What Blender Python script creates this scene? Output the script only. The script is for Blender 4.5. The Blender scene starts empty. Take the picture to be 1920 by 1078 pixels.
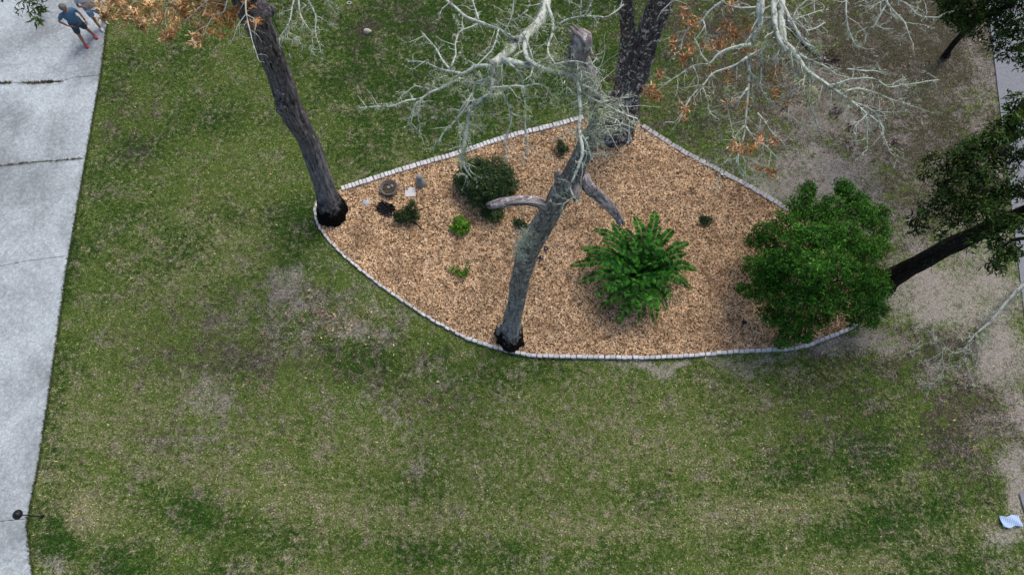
import bpy, bmesh, math, random
import numpy as np
from mathutils import Vector, Matrix, noise

R = math.radians
S = bpy.context.scene
COL = S.collection

# ------------------------------------------------------------------ camera
CH = 19.5
PHI = R(21.3)
F = 1280.0                      # focal length in pixels of the 1920 wide photograph
cam_d = bpy.data.cameras.new('camera'); cam = bpy.data.objects.new('camera', cam_d); COL.objects.link(cam)
cam.location = (0, 0, CH); cam.rotation_euler = (PHI, 0, 0)
cam_d.sensor_width = 36; cam_d.lens = 24.0; cam_d.clip_start = 0.1; cam_d.clip_end = 3000
S.camera = cam
# ------------------------------------------------------------------ light
SUN_EL, SUN_AZ = 58, 35         # azimuth measured from +Y towards +X
w = bpy.data.worlds.new('World'); S.world = w; w.use_nodes = True
nt = w.node_tree; bg = nt.nodes['Background']
sky = nt.nodes.new('ShaderNodeTexSky'); sky.sky_type = 'NISHITA'; sky.sun_disc = False
sky.sun_elevation = R(SUN_EL); sky.sun_rotation = R(SUN_AZ)
sky.air_density = 1.0; sky.dust_density = 4.0; sky.ozone_density = 1.0
nt.links.new(sky.outputs[0], bg.inputs[0]); bg.inputs[1].default_value = 0.13
sd = bpy.data.lights.new('sun', 'SUN'); sd.energy = 1.4; sd.angle = R(22); sd.color = (1.0, 0.95, 0.88)
so = bpy.data.objects.new('sun', sd); COL.objects.link(so)
dv = Vector((math.sin(R(SUN_AZ))*math.cos(R(SUN_EL)), math.cos(R(SUN_AZ))*math.cos(R(SUN_EL)), math.sin(R(SUN_EL))))
so.rotation_euler = dv.to_track_quat('Z', 'Y').to_euler(); so.location = (0, 0, 40)
S.view_settings.view_transform = 'Standard'; S.view_settings.look = 'None'
S.view_settings.exposure = 0.15; S.view_settings.gamma = 1.0
S.render.engine = 'CYCLES'

# ------------------------------------------------------------------ pixel <-> place
CP, SP = math.cos(PHI), math.sin(PHI)
def P(px, py, h=0.0):
    x = px-960.0; y = 539.0-py
    Z = F*CP-y*SP; Y = F*SP+y*CP
    k = (CH-h)/Z
    return Vector((x*k, Y*k, h))
def unP(X, Y, h=0.0):           # numpy: world -> photograph pixel
    d = CH-h
    dep = d*CP+Y*SP; up = Y*CP-d*SP
    return 960+F*X/dep, 539-F*up/dep
def ppm(px, py, h=0):           # pixels per metre there
    p = P(px, py, h); return F/((CH-h)*CP+p.y*SP)

# ------------------------------------------------------------------ tagging and linking
def tag(o, label=None, cat=None, group=None, kind=None):
    if label: o['label'] = label
    if cat: o['category'] = cat
    if group: o['group'] = group
    if kind: o['kind'] = kind
    return o
def empty(name, loc, label, cat, group=None, rz=0):
    o = bpy.data.objects.new(name, None); COL.objects.link(o)
    o.location = loc; o.rotation_euler = (0, 0, rz); o.empty_display_size = .1
    return tag(o, label, cat, group)
def link(name, me, mat, parent=None, local=False, smooth=False):
    o = bpy.data.objects.new(name, me); COL.objects.link(o)
    if mat and not me.materials: me.materials.append(mat)
    if smooth:
        me.polygons.foreach_set('use_smooth', [True]*len(me.polygons))
    if parent:
        o.parent = parent
        if not local:           # mesh was made in world coordinates
            o.matrix_parent_inverse = (Matrix.Translation(parent.location) @ parent.rotation_euler.to_matrix().to_4x4()).inverted()
    return o
def centre(o):                  # put a lone mesh's origin at its base
    me = o.data; n = len(me.vertices); a = np.empty(n*3, 'f'); me.vertices.foreach_get('co', a); a = a.reshape(-1, 3)
    c = np.array([(a[:, 0].min()+a[:, 0].max())/2, (a[:, 1].min()+a[:, 1].max())/2, a[:, 2].min()])
    a -= c; me.vertices.foreach_set('co', a.ravel()); o.location = c.tolist(); me.update(); return o

# ------------------------------------------------------------------ meshes
def np_mesh(name, V, Fc):
    V = np.asarray(V, 'f'); Fc = np.asarray(Fc, 'i'); k = Fc.shape[1]
    me = bpy.data.meshes.new(name)
    me.vertices.add(len(V)); me.vertices.foreach_set('co', V.ravel())
    me.loops.add(Fc.size); me.loops.foreach_set('vertex_index', Fc.ravel())
    me.polygons.add(len(Fc)); me.polygons.foreach_set('loop_start', np.arange(0, Fc.size, k, dtype='i'))
    me.update(calc_edges=True); me.validate(); return me
class MB:
    def __init__(s): s.v = []; s.f = []; s.bk = []
    def add(s, v, f, bk=None):
        s.bk += [tuple(p) for p in (bk or v)]
        n = len(s.v); s.v += [tuple(p) for p in v]; s.f += [tuple(i+n for i in q) for q in f]
    def mesh(s, name):
        me = bpy.data.meshes.new(name); me.from_pydata(s.v, [], s.f); me.update()
        at_ = me.attributes.new('bark_co', 'FLOAT_VECTOR', 'POINT'); at_.data.foreach_set('vector', np.array(s.bk, 'f').ravel()); return me
    def build(s, name, mat, parent=None, smooth=False, local=False):
        return link(name, s.mesh(name), mat, parent, local, smooth)
    def box(s, c, size, rz=0, bev=.0, rot=None):
        bm = bmesh.new(); bmesh.ops.create_cube(bm, size=1)
        bmesh.ops.scale(bm, vec=size, verts=bm.verts)
        if bev: bmesh.ops.bevel(bm, geom=bm.edges[:], offset=bev, segments=2, affect='EDGES')
        M = Matrix.Translation(c) @ (rot.to_4x4() if rot else Matrix.Rotation(rz, 4, 'Z'))
        bm.transform(M); bm.verts.index_update()
        s.add([v.co[:] for v in bm.verts], [[v.index for v in f.verts] for f in bm.faces]); bm.free()
    def lathe(s, prof, c=(0, 0, 0), n=24, rot=None, sx=1, sy=1):
        v = []; f = []
        for r, z in prof:
            for i in range(n):
                a = 2*math.pi*i/n; p = Vector((r*math.cos(a)*sx, r*math.sin(a)*sy, z))
                if rot: p = rot @ p
                v.append(p+Vector(c))
        for j in range(len(prof)-1):
            for i in range(n):
                k = (i+1) % n; f.append((j*n+i, j*n+k, (j+1)*n+k, (j+1)*n+i))
        f.append(tuple(reversed(range(n)))); f.append(tuple(range((len(prof)-1)*n, len(prof)*n)))
        s.add(v, f)
    def blob(s, c, r, seed=0, amp=.25, sub=3, sc=(1, 1, 1)):
        bm = bmesh.new(); bmesh.ops.create_icosphere(bm, subdivisions=sub, radius=1)
        for v in bm.verts:
            k = 1+amp*noise.noise(v.co*1.6+Vector((seed*7.1, seed*3.3, 0)))
            v.co = Vector((v.co.x*sc[0], v.co.y*sc[1], v.co.z*sc[2]))*k*r+Vector(c)
        bm.verts.index_update()
        s.add([v.co[:] for v in bm.verts], [[v.index for v in f.verts] for f in bm.faces]); bm.free()
    def tube(s, pts, rad, n=6, step=None, rough=0, flare=0, seed=0, cap=True, rf=3.0):
        pts = [Vector(p) for p in pts]
        if step: pts, rad = resample(pts, rad, step)
        m = len(pts); v = []; f = []; bk = []; rm = sum(rad)/len(rad)
        t = (pts[1]-pts[0]).normalized(); a = t.orthogonal().normalized()
        L = 0
        for j in range(m):
            t = ((pts[min(j+1, m-1)]-pts[max(j-1, 0)])).normalized()
            a = (a-t*a.dot(t)).normalized(); b = t.cross(a)
            if j: L += (pts[j]-pts[j-1]).length
            for i in range(n):
                an = 2*math.pi*i/n; c, d = math.cos(an), math.sin(an); r = rad[j]
                if rough:
                    r *= 1+rough*noise.noise(Vector((c*rf, d*rf, L*1.3+seed)))*1.2+rough*.55*noise.noise(Vector((c*rf*1.9, d*rf*1.9, L*1.1+seed)))+(.06 if n > 20 else 0)*noise.noise(Vector((c*9, d*9, L*1.6+seed)))
                if flare:
                    fl = math.exp(-L/.33)*flare
                    r *= 1+fl*(.6+.5*math.sin(an*4+seed)+.3*math.sin(an*7+seed*2))
                v.append(pts[j]+(a*c+b*d)*r); bk.append((c*rm+seed, d*rm, L))
            if j:
                o = (j-1)*n
                for i in range(n):
                    k = (i+1) % n; f.append((o+i, o+k, o+n+k, o+n+i))
        if cap: f.append(tuple(reversed(range(n)))); f.append(tuple(range((m-1)*n, m*n)))
        s.add(v, f, bk)
def resample(pts, rad, step):
    out = []; ro = []; m = len(pts)
    for i in range(m-1):
        p0 = pts[max(i-1, 0)]; p1 = pts[i]; p2 = pts[i+1]; p3 = pts[min(i+2, m-1)]
        k = max(1, int((p2-p1).length/step))
        for j in range(k):
            t = j/k
            out.append(.5*((2*p1)+(p2-p0)*t+(2*p0-5*p1+4*p2-p3)*t*t+(3*p1-p0-3*p2+p3)*t**3)); ro.append(rad[i]*(1-t)+rad[i+1]*t)
    out.append(pts[-1]); ro.append(rad[-1]); return out, ro

# ------------------------------------------------------------------ materials
class NT:
    def __init__(s, name, rough=.8, spec=.3):
        s.m = bpy.data.materials.new(name); s.m.use_nodes = True; s.t = s.m.node_tree
        s.b = s.t.nodes['Principled BSDF']; s.b.inputs['Roughness'].default_value = rough
        s.b.inputs['Specular IOR Level'].default_value = spec
    def n(s, ty, **kw):
        x = s.t.nodes.new('ShaderNode'+ty)
        for k, v in kw.items(): setattr(x, k, v)
        return x
    def l(s, a, b): s.t.links.new(a, b)
    def co(s, scale=(1, 1, 1)):
        c = s.n('TexCoord'); m = s.n('Mapping'); m.inputs['Scale'].default_value = scale; s.l(c.outputs['Object'], m.inputs[0]); return m.outputs[0]
    def noise(s, vec, sc, det=3, ro=.5, dist=0):
        x = s.n('TexNoise'); x.inputs['Scale'].default_value = sc; x.inputs['Detail'].default_value = det
        x.inputs['Roughness'].default_value = ro; x.inputs['Distortion'].default_value = dist; s.l(vec, x.inputs['Vector']); return x.outputs[0]
    def vor(s, vec, sc, feat='F1', out=0):
        x = s.n('TexVoronoi', feature=feat); x.inputs['Scale'].default_value = sc; s.l(vec, x.inputs['Vector']); return x.outputs[out]
    def ramp(s, fac, stops, interp='LINEAR'):
        x = s.n('ValToRGB'); x.color_ramp.interpolation = interp; e = x.color_ramp.elements
        while len(e) < len(stops): e.new(.5)
        for i, (p, c) in enumerate(stops):
            e[i].position = p; e[i].color = (c, c, c, 1) if isinstance(c, (int, float)) else (*c, 1)
        s.l(fac, x.inputs[0]); return x.outputs[0]
    def mix(s, fac, a, b, ty='MIX'):
        x = s.n('MixRGB', blend_type=ty)
        for k, v in ((0, fac), (1, a), (2, b)):
            if isinstance(v, (int, float)): x.inputs[k].default_value = v if k == 0 else (v, v, v, 1)
            elif isinstance(v, tuple): x.inputs[k].default_value = (*v, 1)
            else: s.l(v, x.inputs[k])
        return x.outputs[0]
    def math(s, op, a, b=0, clamp=False):
        x = s.n('Math', operation=op, use_clamp=clamp)
        for k, v in ((0, a), (1, b)):
            if isinstance(v, (int, float)): x.inputs[k].default_value = v
            else: s.l(v, x.inputs[k])
        return x.outputs[0]
    def attr(s, name):
        x = s.n('Attribute', attribute_name=name); return x.outputs['Fac']
    def attrc(s, name):
        x = s.n('Attribute', attribute_name=name); return x.outputs['Color']
    def rnd(s): return s.n('NewGeometry').outputs['Random Per Island']
    def bump(s, h, st=.5, d=.02):
        x = s.n('Bump'); x.inputs['Strength'].default_value = st; x.inputs['Distance'].default_value = d
        s.l(h, x.inputs['Height']); s.l(x.outputs[0], s.b.inputs['Normal'])
    def col(s, c):
        if isinstance(c, tuple): s.b.inputs['Base Color'].default_value = (*c, 1)
        else: s.l(c, s.b.inputs['Base Color'])
        return s
def simple(name, c, rough=.7, var=.15, sc=12, spec=.3, bump=.2):
    a = NT(name, rough, spec); v = a.co(); n = a.noise(v, sc, 4, .6)
    a.col(a.mix(n, tuple(x*(1-var*2) for x in c), tuple(min(1, x*(1+var*1.2)) for x in c)))
    if bump: a.bump(n, bump, .01)
    return a.m
def leafmat(name, cols, rough=.45, trans=.25, spec=.4):
    a = NT(name, rough, spec); r = a.rnd(); k = len(cols)
    c = a.ramp(r, [((i+.5)/k, q) for i, q in enumerate(cols)])
    c = a.mix(1.0, c, a.ramp(a.noise(a.co(), 3.2, 3, .6), [(.36, .62), (.5, 1.0), (.64, 1.5)]), 'MULTIPLY'); a.col(c)
    t = a.n('BsdfTranslucent'); a.l(a.mix(.5, c, (.25, .30, .05)) if trans > .2 else c, t.inputs[0])
    m = a.n('MixShader'); m.inputs[0].default_value = trans
    o = a.t.nodes['Material Output']; a.l(a.b.outputs[0], m.inputs[1]); a.l(t.outputs[0], m.inputs[2]); a.l(m.outputs[0], o.inputs[0])
    return a.m
def ground_colour(a):
    """grass / straw / sand / leaf litter, plus tree shade in the dark tones, mixed from the patch map kept on the mesh"""
    v = a.co(); pm = a.n('SeparateColor'); a.l(a.attrc('patch'), pm.inputs[0]); D, Y, L = pm.outputs
    Br = a.attr('litter')
    n1 = a.noise(v, 1.6, 5, .65); n2 = a.noise(v, 6.5, 5, .72, .3); n3 = a.noise(v, 26, 4, .8)
    h = a.ramp(n3, [(.36, 0), (.64, 1)]); m2 = a.math('SUBTRACT', a.math('MULTIPLY', n2, 2.6), 1.3); n1 = a.math('SUBTRACT', a.math('MULTIPLY', n1, 2.2), .6)
    g = a.mix(h, (.038, .078, .012), (.22, .295, .072))
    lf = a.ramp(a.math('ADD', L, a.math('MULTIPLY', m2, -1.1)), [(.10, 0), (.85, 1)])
    g = a.mix(lf, g, a.mix(h, (.012, .042, .005), (.066, .142, .023)))  # lush green, darkened to carry tree shade on the upper lawn
    st = a.mix(h, (.13, .125, .05), (.52, .49, .28))
    f = a.ramp(a.math('ADD', a.math('ADD', Y, a.math('MULTIPLY', m2, 1.3)), a.math('MULTIPLY', a.math('SUBTRACT', n1, .5), .9)), [(.0, 0), (1.0, 1)])
    f = a.math('MULTIPLY', f, a.math('SUBTRACT', 1, a.math('MULTIPLY', Br, .8), True)); g = a.mix(a.math('MULTIPLY', f, .9), g, st)
    lt = a.mix(h, (.028, .021, .018), (.145, .112, .095))  # litter brown, kept dark to include tree shade at top right
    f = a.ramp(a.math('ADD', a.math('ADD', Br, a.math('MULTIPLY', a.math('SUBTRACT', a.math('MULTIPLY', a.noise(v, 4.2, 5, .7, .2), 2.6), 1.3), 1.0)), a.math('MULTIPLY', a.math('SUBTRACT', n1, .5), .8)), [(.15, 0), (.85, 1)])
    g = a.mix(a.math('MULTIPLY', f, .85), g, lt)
    sa = a.mix(h, (.22, .19, .17), (.46, .415, .39))
    f = a.ramp(a.math('ADD', a.math('ADD', D, a.math('MULTIPLY', a.math('SUBTRACT', n1, .5), .8)), a.math('ADD', a.math('MULTIPLY', m2, .7), a.math('MULTIPLY', a.math('SUBTRACT', n3, .5), 1.6))), [(.15, 0), (1.0, .9)])
    return g, sa, a.math('MULTIPLY', f, .92), n3
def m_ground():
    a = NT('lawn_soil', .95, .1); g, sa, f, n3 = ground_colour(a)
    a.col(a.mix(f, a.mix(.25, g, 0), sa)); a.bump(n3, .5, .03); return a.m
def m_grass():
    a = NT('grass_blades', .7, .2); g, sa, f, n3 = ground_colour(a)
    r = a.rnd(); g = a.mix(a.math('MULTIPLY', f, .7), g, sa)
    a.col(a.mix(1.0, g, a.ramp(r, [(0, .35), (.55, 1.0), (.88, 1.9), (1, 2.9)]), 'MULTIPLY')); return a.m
def m_concrete(name, c0, c1, stain=.3):
    a = NT(name, .85, .2); v = a.co(); n1 = a.noise(v, .38, 6, .66, .5); n2 = a.noise(v, 22, 4, .75); n3 = a.noise(v, 2.5, 4, .6)
    c = a.mix(a.ramp(n2, [(.36, 0), (.64, 1)]), c0, c1)
    n4 = a.noise(v, 9, 5, .75)
    c = a.mix(a.math('MULTIPLY', a.ramp(a.math('ADD', a.math('MULTIPLY', n1, .62), a.math('MULTIPLY', n4, .38)), [(.42, 0), (.60, 1)]), min(1, stain*1.7)), c, (.24, .262, .275))
    c = a.mix(1.0, c, a.ramp(a.n('ObjectInfo').outputs['Random'], [(0, .8), (1, 1.1)]) if 'edging' in name else 1.0, 'MULTIPLY')
    c = a.mix(a.math('MULTIPLY', a.ramp(n3, [(.55, 0), (.8, 1)]), stain*.7), c, (.27, .285, .275))
    a.col(c); a.bump(n2, .15, .01); return a.m
def m_bark(name, dark, mid, lichen, lich=.5, base_h=0, bs=(.011, .010, .009), pale=None):
    a = NT(name, .95, .05); w0 = a.co(); mp = a.n('Mapping'); mp.inputs['Scale'].default_value = (1, 1, .2); a.l(a.n('Attribute', attribute_name='bark_co').outputs['Vector'], mp.inputs[0]); v = mp.outputs[0]
    n1 = a.noise(v, 15, 5, .8, .4); vv = a.noise(v, 34, 3, .7); n2 = a.noise(w0, 6, 4, .7, .6); n3 = a.noise(w0, 13, 3, .7)
    c = a.mix(a.ramp(a.math('ADD', a.math('MULTIPLY', n1, .65), a.math('MULTIPLY', vv, .35)), [(.40, 0), (.60, 1)]), dark, mid)
    c = a.mix(a.math('MULTIPLY', a.ramp(a.math('ADD', a.math('MULTIPLY', n2, .62), a.math('MULTIPLY', n3, .38)), [(.62-lich*.10, 0), (.645-lich*.10, 1)]), .95), c, lichen)
    g = a.n('SeparateXYZ'); tc = a.n('TexCoord'); geo = a.n('NewGeometry'); a.l(geo.outputs['Position'], g.inputs[0])
    z = g.outputs[2]
    if base_h:
        if pale:
            zz = a.math('ADD', z, a.math('MULTIPLY', n2, 1.6))
            band = a.ramp(a.math('DIVIDE', zz, 6.0), [(0, .6), (.5, .55), (.85, 0)])
            c = a.mix(band, c, a.mix(a.ramp(n1, [(.38, 0), (.62, 1)]), tuple(x*.3 for x in pale), pale))
        zz = a.math('ADD', z, a.math('MULTIPLY', a.math('SUBTRACT', n2, .5), 1.3))
        c = a.mix(a.ramp(a.math('DIVIDE', zz, base_h*2), [(.30, 0), (.48, .75), (.66, 1)]), bs, c)
    a.col(c); a.bump(a.math('ADD', n1, vv), 1.0, .05); return a.m
def m_lichen(name, c0, c1, dark):
    a = NT(name, .95, .05); v = a.co(); n = a.noise(v, 9, 5, .7); n2 = a.noise(v, 30, 3, .7)
    c = a.mix(n2, c0, c1); a.col(a.mix(a.ramp(n, [(.37, 1), (.50, 0)]), c, dark)); a.bump(n2, .6, .02); return a.m
def m_mulch_base():
    a = NT('mulch_base', .95, .05); v = a.co(); n = a.noise(v, 45, 3, .7); n1 = a.noise(v, 1.2, 4, .6)
    c = a.mix(a.ramp(n, [(.3, 0), (.7, 1)]), (.06, .035, .02), (.38, .24, .14)); a.col(c); a.bump(n, .8, .04); return a.m
def m_chips():
    a = NT('mulch_chips', .9, .03); r = a.rnd(); v = a.co(); n = a.noise(v, .9, 5, .65); n2 = a.noise(v, 5, 3, .6)
    c = a.ramp(r, [(0, (.03, .02, .015)), (.18, (.18, .12, .07)), (.34, (.56, .40, .25)), (.72, (.84, .66, .46)), (.92, (.95, .82, .62)), (1, (1, .96, .88))])
    c = a.mix(a.math('MULTIPLY', a.ramp(n, [(.47, 0), (.66, 1)]), .42), c, (.17, .105, .065))
    c = a.mix(a.math('MULTIPLY', a.ramp(n2, [(.5, 0), (.64, 1)]), .5), c, (.12, .075, .045)); c = a.mix(1.0, c, (1.10, .99, .87), 'MULTIPLY'); a.col(c); return a.m

M = dict(
    ground=m_ground(), grass=m_grass(), mulch=m_mulch_base(), chips=m_chips(),
    drive=m_concrete('pale_concrete', (.34, .385, .41), (.62, .685, .72), .6),
    drive2=m_concrete('grey_concrete', (.17, .18, .20), (.29, .31, .34), .3),
    block=m_concrete('edging_concrete', (.56, .55, .56), (.88, .87, .90), .28),
    block2=m_concrete('edging_concrete_worn', (.36, .35, .36), (.62, .60, .62), .45),
    bark=m_bark('dark_oak_bark', (.025, .022, .024), (.33, .30, .31), (.55, .54, .54), .34, 1.0, (.008, .008, .008), (.40, .41, .43)),
    bark_c=m_bark('grey_oak_bark', (.06, .052, .050), (.50, .455, .44), (.74, .76, .70), .75, .62, (.012, .011, .009), (.50, .52, .53)),
    bark_f=m_bark('lichen_spotted_bark', (.025, .021, .022), (.22, .20, .21), (.80, .82, .83), .80),
    bark_d=m_bark('blackish_bark', (.010, .009, .008), (.05, .044, .04), (.13, .13, .12), .3),  # very dark bark for the two oaks on the right
    dead=m_bark('weathered_dead_wood', (.06, .048, .05), (.72, .64, .64), (.82, .78, .77), .66),
    lichen=m_lichen('lichen_crust', (.42, .47, .41), (.80, .86, .78), (.15, .15, .13)),
    lichen_f=m_lichen('fallen_lichen', (.28, .30, .28), (.44, .48, .44), (.12, .12, .115)),
    twig=m_lichen('twig_lichen', (.44, .48, .40), (.76, .81, .70), (.24, .23, .18)),
    moss=leafmat('grey_green_moss', [(.30, .34, .26), (.48, .53, .43), (.64, .69, .58)], .9, .15, .05),
    mossy=leafmat('yellow_green_moss', [(.38, .45, .24), (.56, .62, .36)], .9, .15, .05),
    orange=leafmat('orange_dead_leaves', [(.30, .12, .04), (.58, .26, .09), (.75, .40, .17), (.80, .55, .30)], .7, .19, .15),
    tan=leafmat('tan_dead_leaves', [(.36, .22, .09), (.66, .48, .26), (.84, .68, .42), (.78, .50, .25)], .7, .19, .15),
    rust=leafmat('rust_dead_leaves', [(.30, .12, .05), (.60, .28, .12), (.76, .40, .20), (.72, .50, .32)], .7, .19, .15),
    brown=leafmat('dark_dead_leaves', [(.05, .028, .025), (.10, .06, .055), (.30, .22, .21)], .7, .1, .15),
    oakleaf=leafmat('oak_leaves', [(.014, .030, .010), (.028, .058, .014), (.048, .095, .022), (.085, .15, .03)], .6, .2, .12),
    ivy=leafmat('fresh_leaves', [(.018, .05, .010), (.045, .11, .018), (.09, .18, .03)], .5, .25, .3),
    bigshrub=leafmat('glossy_leaves', [(.010, .048, .008), (.026, .118, .014), (.050, .195, .022), (.12, .35, .04)], .55, .3, .12),
    frond=leafmat('frond_leaves', [(.006, .042, .007), (.014, .095, .013), (.030, .165, .022), (.075, .28, .03)], .6, .3, .08),
    dkshrub=leafmat('dark_glossy_leaves', [(.008, .026, .006), (.015, .052, .010), (.028, .082, .016), (.08, .13, .03)], .45, .12, .3),
    lime=leafmat('lime_leaves', [(.06, .19, .012), (.11, .32, .02), (.20, .44, .03)], .5, .3, .3),
    seed=leafmat('seedling_leaves', [(.012, .05, .015), (.03, .085, .025)], .5, .2, .3),
    stem=simple('brown_stem', (.10, .075, .05), .9), dkstem=simple('dark_stem', (.035, .028, .025), .9),
    black=simple('black_metal', (.012, .012, .014), .45, .2), blackp=simple('black_plastic', (.015, .015, .018), .4, .2),
    stone=simple('grey_cast_stone', (.28, .30, .29), .9, .15, 20), dstone=simple('dark_cast_stone', (.15, .14, .135), .9, .2, 20),
    white=simple('white_stone', (.66, .64, .65), .8, .1, 15), debris=simple('leaf_debris', (.10, .075, .055), .95, .45, 30, bump=1),
    bluestone=simple('pale_blue_glaze', (.45, .55, .68), .35, .2, 25), cream=simple('cream_rock', (.48, .46, .38), .9, .15, 14),
    bluepaint=simple('blue_paint', (.03, .20, .36), .5, .1), greypipe=simple('grey_pole', (.50, .51, .48), .5, .08),
    skin=simple('skin', (.38, .20, .13), .55, .08, 20, bump=0), hair=simple('grey_hair', (.22, .20, .19), .9, .3, 60),
    hair2=simple('brown_hair', (.10, .06, .035), .9, .3, 60),
    shirt=simple('blue_cotton', (.075, .17, .29), .9, .1, 8), shorts=simple('slate_cotton', (.055, .075, .10), .9, .1, 8),
    shoe=simple('red_rubber', (.52, .06, .08), .6, .1), watch=simple('watch_black', (.01, .01, .012), .4, .1),
    wshirt=simple('white_cotton', (.62, .62, .66), .9, .06, 8), lshorts=simple('light_blue_cotton', (.28, .40, .56), .9, .08, 8),
    wshoe=simple('white_shoe', (.6, .58, .66), .6, .1), face=simple('face_dark', (.08, .03, .025), .6, .1, bump=0),
)
def m_stripe():
    a = NT('blue_white_stripes', .7); v = a.co(); x = a.n('TexWave'); x.inputs['Scale'].default_value = 7; x.inputs['Distortion'].default_value = .6
    a.l(v, x.inputs[0]); a.col(a.mix(a.ramp(x.outputs[1], [(.45, 0), (.6, 1)]), (.22, .42, .78), (.62, .70, .82))); return a.m
M['stripe'] = m_stripe()

# ------------------------------------------------------------------ ground patch map
rs = np.random.RandomState(4)
def value_noise(X, Y, sc, seed):
    r = np.random.RandomState(seed); G = r.rand(256, 256)
    x = X*sc+500; y = Y*sc+500; xi = np.floor(x).astype(int); yi = np.floor(y).astype(int); fx = x-xi; fy = y-yi
    fx = fx*fx*(3-2*fx); fy = fy*fy*(3-2*fy); g = lambda a, b: G[a % 256, b % 256]
    return (g(xi, yi)*(1-fx)+g(xi+1, yi)*fx)*(1-fy)+(g(xi, yi+1)*(1-fx)+g(xi+1, yi+1)*fx)*fy
def fbm(X, Y, sc, seed): return sum(value_noise(X, Y, sc*2**i, seed+i)*.5**i for i in range(4))/1.875
DIRT = [(535,540,50,34,.62),(665,622,40,16,.6),(610,585,110,45,.38),(480,600,60,30,.3),(400,745,50,60,.38),(385,830,50,30,.3),(750,800,30,20,.25),(800,860,30,14,.3),(560,640,60,20,.3),(300,860,40,20,.2),(1570,225,110,55,.5),(1545,335,95,45,.95),(1430,345,50,30,.8),
 (1745,550,90,50,1.0),(1880,660,60,60,.95),(1690,440,40,50,.5),(1850,150,30,90,.5),(1790,170,90,40,.2),(1845,225,30,30,.4),(1780,690,60,30,.45),(1900,930,30,70,.95),(1885,1000,25,30,.9),
 (1700,70,90,40,.1),(1480,60,60,40,.15),(1600,640,70,18,.75),(1620,600,40,30,.5),(1250,684,150,9,.8),(1450,668,60,12,.6),(760,590,30,10,.5),(80,1060,20,30,.55),(1905,770,30,60,.8),(1650,255,60,40,.4),
 (1560,160,70,30,.4),(1640,380,50,50,.5),(1720,340,60,80,.2),(830,705,60,20,.2),(680,760,50,40,.2),(640,490,20,10,.3),(1870,820,50,60,.35),(1880,350,30,120,.35),(1850,560,80,60,.9),(1830,480,70,40,.6)]
DRYB = [(1100,900,500,130,.2),(350,880,250,120,.25),(600,860,260,140,.42),(1100,790,300,90,.38),(1320,930,160,90,.4),(300,800,150,100,.35),(155,965,45,30,.9),(1000,930,300,90,.3),(480,700,150,90,.3),(820,800,120,80,.3),(240,560,60,120,.25),
 (1350,740,150,60,.3),(560,170,200,60,.12),(420,470,80,60,.2),(1500,860,150,80,.2),(250,150,60,60,.2),(120,860,40,60,.3),(1600,1000,200,60,.12)]
LUSH_SHADE = [(900,60,330,110,.85),(300,260,120,200,.35),(900,150,230,130,.8),(1150,120,150,90,.5),(700,250,110,90,.7),(640,80,150,70,.5),(350,180,120,120,.45),(220,330,60,140,.6),(570,470,50,90,.6),(430,560,70,60,.25),(680,655,70,40,.6),(850,700,130,35,.6),  # greener grass; the upper lawn entries also paint in tree shade
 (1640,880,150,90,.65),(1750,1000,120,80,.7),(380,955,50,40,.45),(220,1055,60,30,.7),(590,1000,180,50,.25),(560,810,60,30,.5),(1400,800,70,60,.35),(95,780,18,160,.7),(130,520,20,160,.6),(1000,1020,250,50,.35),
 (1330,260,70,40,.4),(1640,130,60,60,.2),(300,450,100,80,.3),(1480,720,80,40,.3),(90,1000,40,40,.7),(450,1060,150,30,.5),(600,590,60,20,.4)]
LITTER_SHADE = [(1400,150,120,110,.62),(1330,40,90,60,.6),(1720,250,110,90,.75),(1700,480,60,60,.5),(1600,150,260,130,.75),(1750,350,130,110,.6),(480,650,170,60,.42),(750,720,80,60,.3),(560,560,80,30,.5),(360,830,100,50,.25),(1750,60,200,110,.95),(1650,180,140,70,.7),(1850,300,80,120,.7),(1700,420,90,80,.5),(1450,240,90,70,.6),(1400,40,120,70,.5),(1560,260,150,90,.6),(1640,90,190,90,.75),(1840,780,110,100,.6),(1430,90,90,90,.5),(500,600,110,60,.3),(570,640,160,50,.3),(430,690,120,50,.25),(1720,650,120,50,.5),(1300,200,90,60,.35),(1220,60,60,60,.3),(760,30,80,40,.25),  # leaf litter; the top right entries also paint in canopy shade
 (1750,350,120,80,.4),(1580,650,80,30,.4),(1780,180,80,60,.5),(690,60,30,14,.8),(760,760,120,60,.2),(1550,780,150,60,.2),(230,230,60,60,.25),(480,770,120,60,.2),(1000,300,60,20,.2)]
def patches(X, Y):
    px, py = unP(X, Y)
    wx = (fbm(X, Y, .9, 11)-.5)*110; wy = (fbm(X, Y, .9, 31)-.5)*90
    px = px+wx; py = py+wy
    def f(L):
        a = np.zeros_like(px)
        for cx, cy, rx, ry, am in L:
            a = np.maximum(a, am*np.exp(-.5*(((px-cx)/rx)**2+((py-cy)/ry)**2)**1.2))
        return a
    n = fbm(X, Y, .35, 51); n2 = fbm(X, Y, .8, 71)
    qx, qy = unP(X, Y); rr_ = np.hypot((qx-1050)/1.7, qy-250); band = np.sin(rr_/21+1.5*fbm(X, Y, .2, 91))*np.clip((qy-780)/150, 0, 1)*.20
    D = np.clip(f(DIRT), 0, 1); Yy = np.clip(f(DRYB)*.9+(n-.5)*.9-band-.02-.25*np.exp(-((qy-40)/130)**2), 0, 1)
    Lu = np.clip(f(LUSH_SHADE)+(n2-.47)*1.2+band*1.0, 0, 1); B = np.clip(f(LITTER_SHADE)*1.35+(n2-.5)*.2, 0, 1.35)
    return D, Yy, Lu, B
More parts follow.
